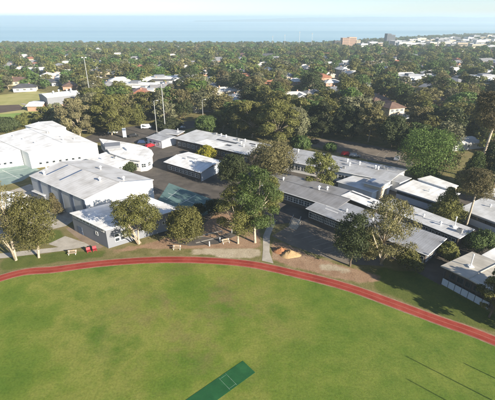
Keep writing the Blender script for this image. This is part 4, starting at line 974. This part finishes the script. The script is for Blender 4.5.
while len(HOUSES) < 200 and tries < 6000:
    tries += 1
    y = rh.uniform(47, 96); x = rh.uniform(-8, 503)
    if x < 100 and y > 84: continue
    g = att(x, y, 3)
    if g.y > coast(g.x / g.y) - 60 or g.y < 230: continue
    if min((g.xy - h[0].xy).length for h in HOUSES) < 24: continue
    HOUSES.append((g, rh.choice([0, 0, 1, 2, 2, 2, 3, 3, 4]), rh.choice([0, 0, 1, 1, 3]), rh.randrange(5), False))
hl = word_labels([(*proj(h[0].x, h[0].y, h[0].z + 3), '%s-roofed %s-walled house' % (RN[h[1]], WN[h[3]])) for h in HOUSES])
for (g, ri, sp, wi, spec), lab in zip(HOUSES, hl):
    wd, rd, w, d, h = house_data(sp, ri, wi); rz = 0.3 + rh.choice([0, 1, 2, 3]) * math.pi / 2 + rh.uniform(-.12, .12)
    t = thing('house', lab, 'house', tuple(g), rz, 'suburban houses among the trees'); t.scale = (rh.uniform(.9, 1.2),) * 3
    link('wall', wd, t); ro_ = link('roof', rd, t)
    if g.y < 480:
        for x in (-w * .6, 0, w * .6):
            for sgn in (-1, 1):
                if sgn < 0 and sp == 1 and x > 0: continue
                o = link('window', WMESH[0], t, (x, sgn * d, 1.0), 0 if sgn < 0 else math.pi); link('pane', WMESH[1], o)
        m = MB(); m.box(-.35, -.35, 0, .35, .35, 1.5); c = link('chimney', m.data('chimney', W_BRICK), ro_, (w * .4, 0.5, h + 1.2))
# the cream two-storey house, built by itself
g = att(391, 117); t = thing('house', 'cream two-storey house with brown hip roof among dark trees', 'house', tuple(g), 0.35)
m = MB(); m.box(-5, -4, -.5, 5, 4, 5.8); link('wall', m.data('wall', W_CREAM), t)
rd = house_data(2, 1, 0)[1]; o = link('roof', rd, t, (0, 0, .2)); o.scale = (.85, .82, 1)
m = MB(); m.box(2.0, -6.8, -.5, 6.5, -4.02, 2.8); link('garage', m.data('garage', TRIM), t)
for x in (-3.2, 0, 3.0):
    o = link('window', WMESH[0], t, (x, -4.0, 3.8), 0); link('pane', WMESH[1], o)
for x in (-3.2, 0):
    o = link('window', WMESH[0], t, (x, -4.0, 1.0), 0); link('pane', WMESH[1], o)
for y in (-2, 1.6):
    o = link('window', WMESH[0], t, (-5.0, y, 3.8), -math.pi / 2); link('pane', WMESH[1], o)
HOUSES.append((g, 1, 4, 0, True)); HOUSES.append((g - Vector((3, 14, 0)), 1, 4, 0, True))
# flat white shops and depots
def block(name, label, px, w, d, h, rz, wall, roof, cat='building', rows=0, group=None):
    g = att(*px); t = thing(name, label, cat, tuple(g), rz, group); m = MB(); m.box(-w / 2, -d / 2, -2, w / 2, d / 2, h); link('wall', m.data('wall', wall), t)
    m = MB(); m.prism([(-w / 2 - .4, -d / 2 - .4), (w / 2 + .4, -d / 2 - .4), (w / 2 + .4, d / 2 + .4), (-w / 2 - .4, d / 2 + .4)], h, h + .5); link('roof', m.data('roof', roof), t)
    m = MB(); m.box(-w * .2, -d * .2, h + .5, w * .05, d * .2, h + 2.2); link('plant_room', m.data('plant_room', W_GREY), t)
    for k in range(rows):
        z = (h / rows) * k + .9; m = MB(); m.box(-w / 2 + 1, -d / 2 - .12, z, w / 2 - 1, -d / 2 + .05, z + 1.5); link('window_band', m.data('window_band', GLASS), t)
    HOUSES.append((g, 0, 4 if g.y < 900 else 3, 0, g.y < 900)); return t
block('shop_building', 'long white shop roof left of the slim mast, nearest the trees', (139, 90), 26, 12, 4.5, -.25, W_WHITE, R_WHITE, rows=1)
block('shop_building', 'long white shop roof behind the slim mast', (163, 83), 34, 13, 4.5, .15, W_WHITE, R_WHITE, rows=1)
block('shop_building', 'white shop with dark opening right of the slim mast', (187, 82), 20, 12, 5, .2, W_WHITE, R_WHITE, rows=1)
block('shop_building', 'small bluish shop in front of the long white roofs', (145, 95.5), 12, 9, 4, .1, W_PALEB, R_PALE, rows=1)
block('depot_building', 'long white depot roof near the right edge', (485, 82.5), 34, 15, 5, .2, W_WHITE, R_WHITE, rows=1)
block('depot_building', 'pale flat roof left of the long white depot', (410, 82), 24, 13, 5, .3, W_WHITE, R_PALE, rows=1)
TW_ = [(372, 47), (381, 47), (397, 46.5), (404, 48.5), (410, 46), (417, 48), (424, 45), (430, 47.5), (437, 46), (443, 48), (449, 44.5), (454, 47), (461, 45), (467, 47.8), (473, 44), (479, 46.5), (486, 43.5), (491, 47), (497, 45), (433, 43.5), (456, 42), (468, 41.5), (482, 40), (493, 40.5), (362, 48.5), (420, 43), (445, 41.5), (404, 44.5), (476, 49.5), (490, 50.5), (414, 44), (427, 43), (440, 44.2), (463, 43.2), (486, 46), (400, 47), (409, 48.3), (448, 46.5), (471, 46), (494, 43), (461, 48.5), (437, 41.8), (452, 40.6), (488, 38.6), (474, 39.6)]
tl = word_labels([(x, y, '%s town block by the bay' % ('white', 'cream', 'grey')[i % 3]) for i, (x, y) in enumerate(TW_)])
for i, (x, y) in enumerate(TW_):
    block('town_building', tl[i], (x, y), rh.uniform(14, 32), rh.uniform(12, 24), rh.uniform(8, 14), rh.uniform(-.3, .3), (HWALL[1], W_CREAM, W_GREY)[i % 3], R_WHITE if i % 4 else R_ZINC, rows=2, group='town blocks by the bay')
g = att(346, 47.3); hs = thing('hospital', 'terracotta stepped hospital block on the bay skyline', 'building', tuple(g), 0.1); hs.scale = (.66, .66, .72)
TERR = plain('terracotta_cladding', (.48, .31, .22), .8, .1, .05)
for (x0, x1, hh, mt, y0) in ((-52, -22, 22, W_DARK, 0), (-22, 6, 32, TERR, -4), (6, 36, 34, TERR, 2), (36, 52, 24, W_CREAM, 0)):
    m = MB(); m.box(x0, y0 - 14, -4, x1 - .1, y0 + 14, hh); o = link('wing', m.data('wing', mt), hs)
    for k in range(int(hh / 4)): m = MB(); m.box(x0 + 1.5, y0 - 14.15, k * 4 + 1.2, x1 - 1.6, y0 - 14.0, k * 4 + 2.9); link('window_band', m.data('window_band', GLASS), o)
g = att(389, 46.3); hs = thing('office_tower', 'dark twin office tower on the bay skyline', 'building', tuple(g), 0.15); hs.scale = (.62, .62, .72)
for (x0, x1, hh, mt) in ((-20, -2, 42, plain('slate_cladding', (.10, .11, .13), .5, .1, .1)), (-1, 16, 38, MATS['slate_cladding'])):
    m = MB(); m.box(x0, -12, -4, x1, 12, hh); o = link('tower', m.data('tower', mt), hs)
    for k in range(int(hh / 4)): m = MB(); m.box(x0 + 1, -12.15, k * 4 + 1.2, x1 - 1, -12.0, k * 4 + 2.9); link('window_band', m.data('window_band', GLASS), o)
m = MB(); m.box(-10, -26, -4, 24, -13, 20); link('podium', m.data('podium', W_WHITE), hs)
HOUSES.append((att(346, 47.3), 0, 5, 0, True)); HOUSES.append((att(389, 46.3), 0, 5, 0, True))

for q_ in ((48, 108), (60, 107), (72, 105), (34, 107)): HOUSES.append((att(*q_), 0, 4, 0, True))

# ------------------------------------------------------------------ background trees
NOTREE = [[(-80, 132), (62, 127), (75, 140), (98, 131), (135, 125.5), (200, 119.5), (252, 111.5), (257, 116.5), (205, 127), (215, 130), (280, 144), (296, 142), (312, 137.5), (345, 139.3), (404, 149.5), (418, 162), (440, 173), (530, 188), (530, 430), (-80, 430)],
          [(-80, 101), (0, 95), (36, 91), (60, 88), (84, 90), (92, 103), (64, 120), (0, 130), (-80, 136)], [(395, 100), (408, 97), (412, 99), (398, 103)]]
rg = np.random.default_rng(9)
XS, YS = [], []
y = 150.0
while y < 2300:
    step = 7.4 if y < 420 else 8.6
    hw = y * .92 + 60; n = int(2 * hw / step); xs = (np.arange(n) - n / 2) * step + rg.uniform(-.48, .48, n) * step; XS.append(xs); YS.append(y + rg.uniform(-.48, .48, n) * step); y += step
X = np.concatenate(XS); Y = np.concatenate(YS)
cst = np.array([coast(a) for a in X / Y]); keep = Y < cst - 8
Z = np.where(Y < 330, 0, -34.5 * np.clip((Y - 330) / (cst - 330), 0, 1))
H = np.where(Y < 300, rg.uniform(8.5, 16, len(X)), rg.uniform(5.0, 12.5, len(X))); H = np.where(Y > 500, H * np.clip(1 - (Y - 500) / 2200, .65, 1), H)
H = np.where(Y > 600, H * (.72 + .85 * rg.random(len(X)) ** 3), H)
Rr = np.minimum(H * rg.uniform(.46, .66, len(X)), 8)
D = Y * CS + (CAMH - Z) * SN; PX = 247.5 + FPX * X / D; PY = 200 + FPX * ((CAMH - Z) * CS - Y * SN) / D
DT = Y * CS + (CAMH - Z - H) * SN; PT = 200 + FPX * ((CAMH - Z - H) * CS - Y * SN) / DT; PR_ = FPX * Rr / D
for poly in NOTREE: keep &= ~inpoly(PX, PY, poly)
for (g, ri, sp, wi, spec) in HOUSES:
    rad = (8, 9, 7, 10, 15, 28, 45)[sp]; keep &= ~((np.abs(X - g.x) < rad) & (np.abs(Y - g.y) < rad * .8))
    hx, hy = proj(g.x, g.y, g.z + 3.0); wpx = rad * .75 * ppm(g.x, g.y, g.z)
    occ = (Y < g.y) & (np.abs(PX - hx) < wpx * .8 + PR_ * .2) & (PT < hy) & (PY > hy)
    keep &= ~(occ & ((rg.random(len(X)) < (.88 if spec else .5))))
for (hx, hy, hr_) in HEROES: keep &= ~((X - hx) ** 2 + (Y - hy) ** 2 < (hr_ * .9 + 2) ** 2)
keep &= ~((rg.random(len(X)) < .06))
# open streets running through the suburb
for (p0, p1, wd_) in (((-320, 330), (330, 520), 7), ((-500, 620), (500, 560), 7), ((40, 240), (240, 900), 6), ((-120, 330), (-220, 1200), 6), ((-600, 900), (700, 980), 8), ((110, 215), (420, 300), 6)):
    p0, p1 = np.array(p0), np.array(p1); dv = p1 - p0; t_ = np.clip(((X - p0[0]) * dv[0] + (Y - p0[1]) * dv[1]) / (dv @ dv), 0, 1)
    keep &= np.hypot(X - p0[0] - t_ * dv[0], Y - p0[1] - t_ * dv[1]) > wd_
    n = 40; m = MB(); u = dv / np.linalg.norm(dv); nv = np.array([-u[1], u[0]]) * 3.4
    for k in range(n):
        a, b = p0 + dv * k / n, p0 + dv * (k + 1) / n
        m.face([(*(a - nv), gz(*(a - nv)) + .08), (*(b - nv), gz(*(b - nv)) + .08), (*(b + nv), gz(*(b + nv)) + .08), (*(a + nv), gz(*(a + nv)) + .08)][::-1] if False else [(*(a + nv), gz(*(a + nv)) + .08), (*(a - nv), gz(*(a - nv)) + .08), (*(b - nv), gz(*(b - nv)) + .08), (*(b + nv), gz(*(b + nv)) + .08)])
    tag(link('suburban_street', m.data('suburban_street', ASPH)), kind='structure')
X, Y, Z, H, Rr, PX, PY, PT, PR_ = (a[keep] for a in (X, Y, Z, H, Rr, PX, PY, PT, PR_))
inview = (PX > -6) & (PX < 501)
order = np.argsort(-(PR_ * inview)); NI = 300 - len(HEROES)
colw = ['olive'] * 9 + ['dark'] * 4 + ['green'] * 3 + ['brown'] * 4 + ['bright'] * 1 + ['grey'] * 3 + ['dry'] * 1
MID = [(st_, tree_data(900 + i, 12, 5, st_, 3200, .46, PALE if st_ in ('gum', 'tall') else BROWN, .3)) for i, st_ in enumerate(('gum', 'round', 'gum', 'tall', 'gum', 'round', 'gum', 'pine', 'gum', 'round'))]
rt = random.Random(8); info = []
for i in order[:NI]:
    c = rt.choice(colw); k = rt.randrange(len(MID)) if rt.random() > .1 else 0; info.append((int(i), c, k))
labs = word_labels([(PX[i], (PY[i] + PT[i]) / 2, '%s %s' % (CN[c], SHAPEW[MID[k][0]])) for i, c, k in info])
for (i, c, k), lb in zip(info, labs):
    s = H[i] / 12; sr = Rr[i] / 5
    plant({'gum': 'gum_tree', 'tall': 'gum_tree', 'round': 'leafy_tree', 'pine': 'conifer_tree'}[MID[k][0]], lb, (X[i], Y[i], Z[i]), H[i], MID[k][1], c, (sr, sr, s), rt.uniform(0, 6.28), 'background trees behind the school')
# the rest read as one wood: geometry-node instances on points
FV = [tree_data(700 + i, 12, 5, st_, 420, 1.15, BROWN, .3, True) for i, st_ in enumerate(('gum', 'round', 'gum', 'tall', 'round', 'bush'))]
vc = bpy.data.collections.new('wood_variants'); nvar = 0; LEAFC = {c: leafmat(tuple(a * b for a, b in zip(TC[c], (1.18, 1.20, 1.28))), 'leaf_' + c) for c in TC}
for c in ['olive', 'green', 'dark', 'olive', 'brown', 'green', 'olive', 'grey', 'green', 'dark', 'olive', 'bright']:
    for k in (0, 1, 2) if nvar % 2 == 0 else (3, 4, 5):
        me_ = FV[k].copy(); me_.materials[0] = LEAFC[c]; o = bpy.data.objects.new('variant_%03d' % nvar, me_); vc.objects.link(o); nvar += 1
rest = order[NI:]; n = len(rest)
pm = bpy.data.meshes.new('suburban_wood'); pm.from_pydata(np.stack([X[rest], Y[rest], Z[rest]], -1).tolist(), [], [])
for nm, typ, val in (('sc', 'FLOAT_VECTOR', np.stack([Rr[rest] / 5, Rr[rest] / 5, H[rest] / 12], -1).reshape(-1)), ('rot', 'FLOAT_VECTOR', np.stack([np.zeros(n), np.zeros(n), rg.uniform(0, 6.28, n)], -1).reshape(-1))):
    a = pm.attributes.new(nm, typ, 'POINT'); a.data.foreach_set('vector', val.astype(np.float32))
a = pm.attributes.new('vi', 'INT', 'POINT'); a.data.foreach_set('value', rg.integers(0, nvar, n).astype(np.int32))
wood = tag(link('suburban_wood', pm), 'distant wood of mixed suburban trees running down to the bay', 'wood', kind='stuff')
ng = bpy.data.node_groups.new('scatter_wood', 'GeometryNodeTree'); ng.interface.new_socket('Geometry', in_out='INPUT', socket_type='NodeSocketGeometry'); ng.interface.new_socket('Geometry', in_out='OUTPUT', socket_type='NodeSocketGeometry')
gi = ng.nodes.new('NodeGroupInput'); go = ng.nodes.new('NodeGroupOutput'); ip = ng.nodes.new('GeometryNodeInstanceOnPoints'); ci = ng.nodes.new('GeometryNodeCollectionInfo')
ci.inputs['Collection'].default_value = vc; ci.inputs['Separate Children'].default_value = True; ci.inputs['Reset Children'].default_value = True
ip.inputs['Pick Instance'].default_value = True
def nattr(nm, typ): a = ng.nodes.new('GeometryNodeInputNamedAttribute'); a.data_type = typ; a.inputs['Name'].default_value = nm; return [s for s in a.outputs if s.enabled][0]
L_ = ng.links; L_.new(gi.outputs[0], ip.inputs['Points']); L_.new(ci.outputs[0], ip.inputs['Instance']); L_.new(nattr('vi', 'INT'), ip.inputs['Instance Index'])
er = ng.nodes.new('FunctionNodeEulerToRotation'); L_.new(nattr('rot', 'FLOAT_VECTOR'), er.inputs[0]); L_.new(er.outputs[0], ip.inputs['Rotation']); L_.new(nattr('sc', 'FLOAT_VECTOR'), ip.inputs['Scale'])
L_.new(ip.outputs[0], go.inputs[0]); md = wood.modifiers.new('scatter', 'NODES'); md.node_group = ng

# ------------------------------------------------------------------ far shore and haze
m = MB(); rz_ = random.Random(2); pts = []
for k in range(121):
    x = -1200 + k * 80; f = min(1, max(0, (x + 900) / 2500)); z = SEA + (50 - SEA) * .9 * (0.25 + .75 * f) + f * 22 * (0.5 + .5 * math.sin(k * .21) * math.sin(k * .093 + 1)) + f * rz_.uniform(0, 7)
    pts.append((x, z))
for (x0, z0), (x1, z1) in zip(pts, pts[1:]):
    m.face([(x0, 9500, SEA - 1), (x1, 9500, SEA - 1), (x1, 9900, z1), (x0, 9900, z0)]); m.face([(x0, 9900, z0), (x1, 9900, z1), (x1, 10900, SEA - 1), (x0, 10900, SEA - 1)])
tag(link('hills', m.data('hills', plain('far_shore', (.07, .09, .07), .9, .2, .004))), kind='structure')
hm = bpy.data.materials.new('haze'); hm.use_nodes = True; hn = hm.node_tree; hn.nodes.clear()
ho = hn.nodes.new('ShaderNodeOutputMaterial'); pvn = hn.nodes.new('ShaderNodeVolumePrincipled'); pvn.inputs['Color'].default_value = (.68, .83, .93, 1); pvn.inputs['Density'].default_value = 0.00023; pvn.inputs['Anisotropy'].default_value = 0.2
hn.links.new(pvn.outputs[0], ho.inputs['Volume'])
m = MB(); m.box(-61000, -600, -70, 61000, 46000, 86); hz = link('haze', m.data('haze', hm)); tag(hz, 'thin pale haze lying over the suburb and bay', 'haze', kind='stuff')
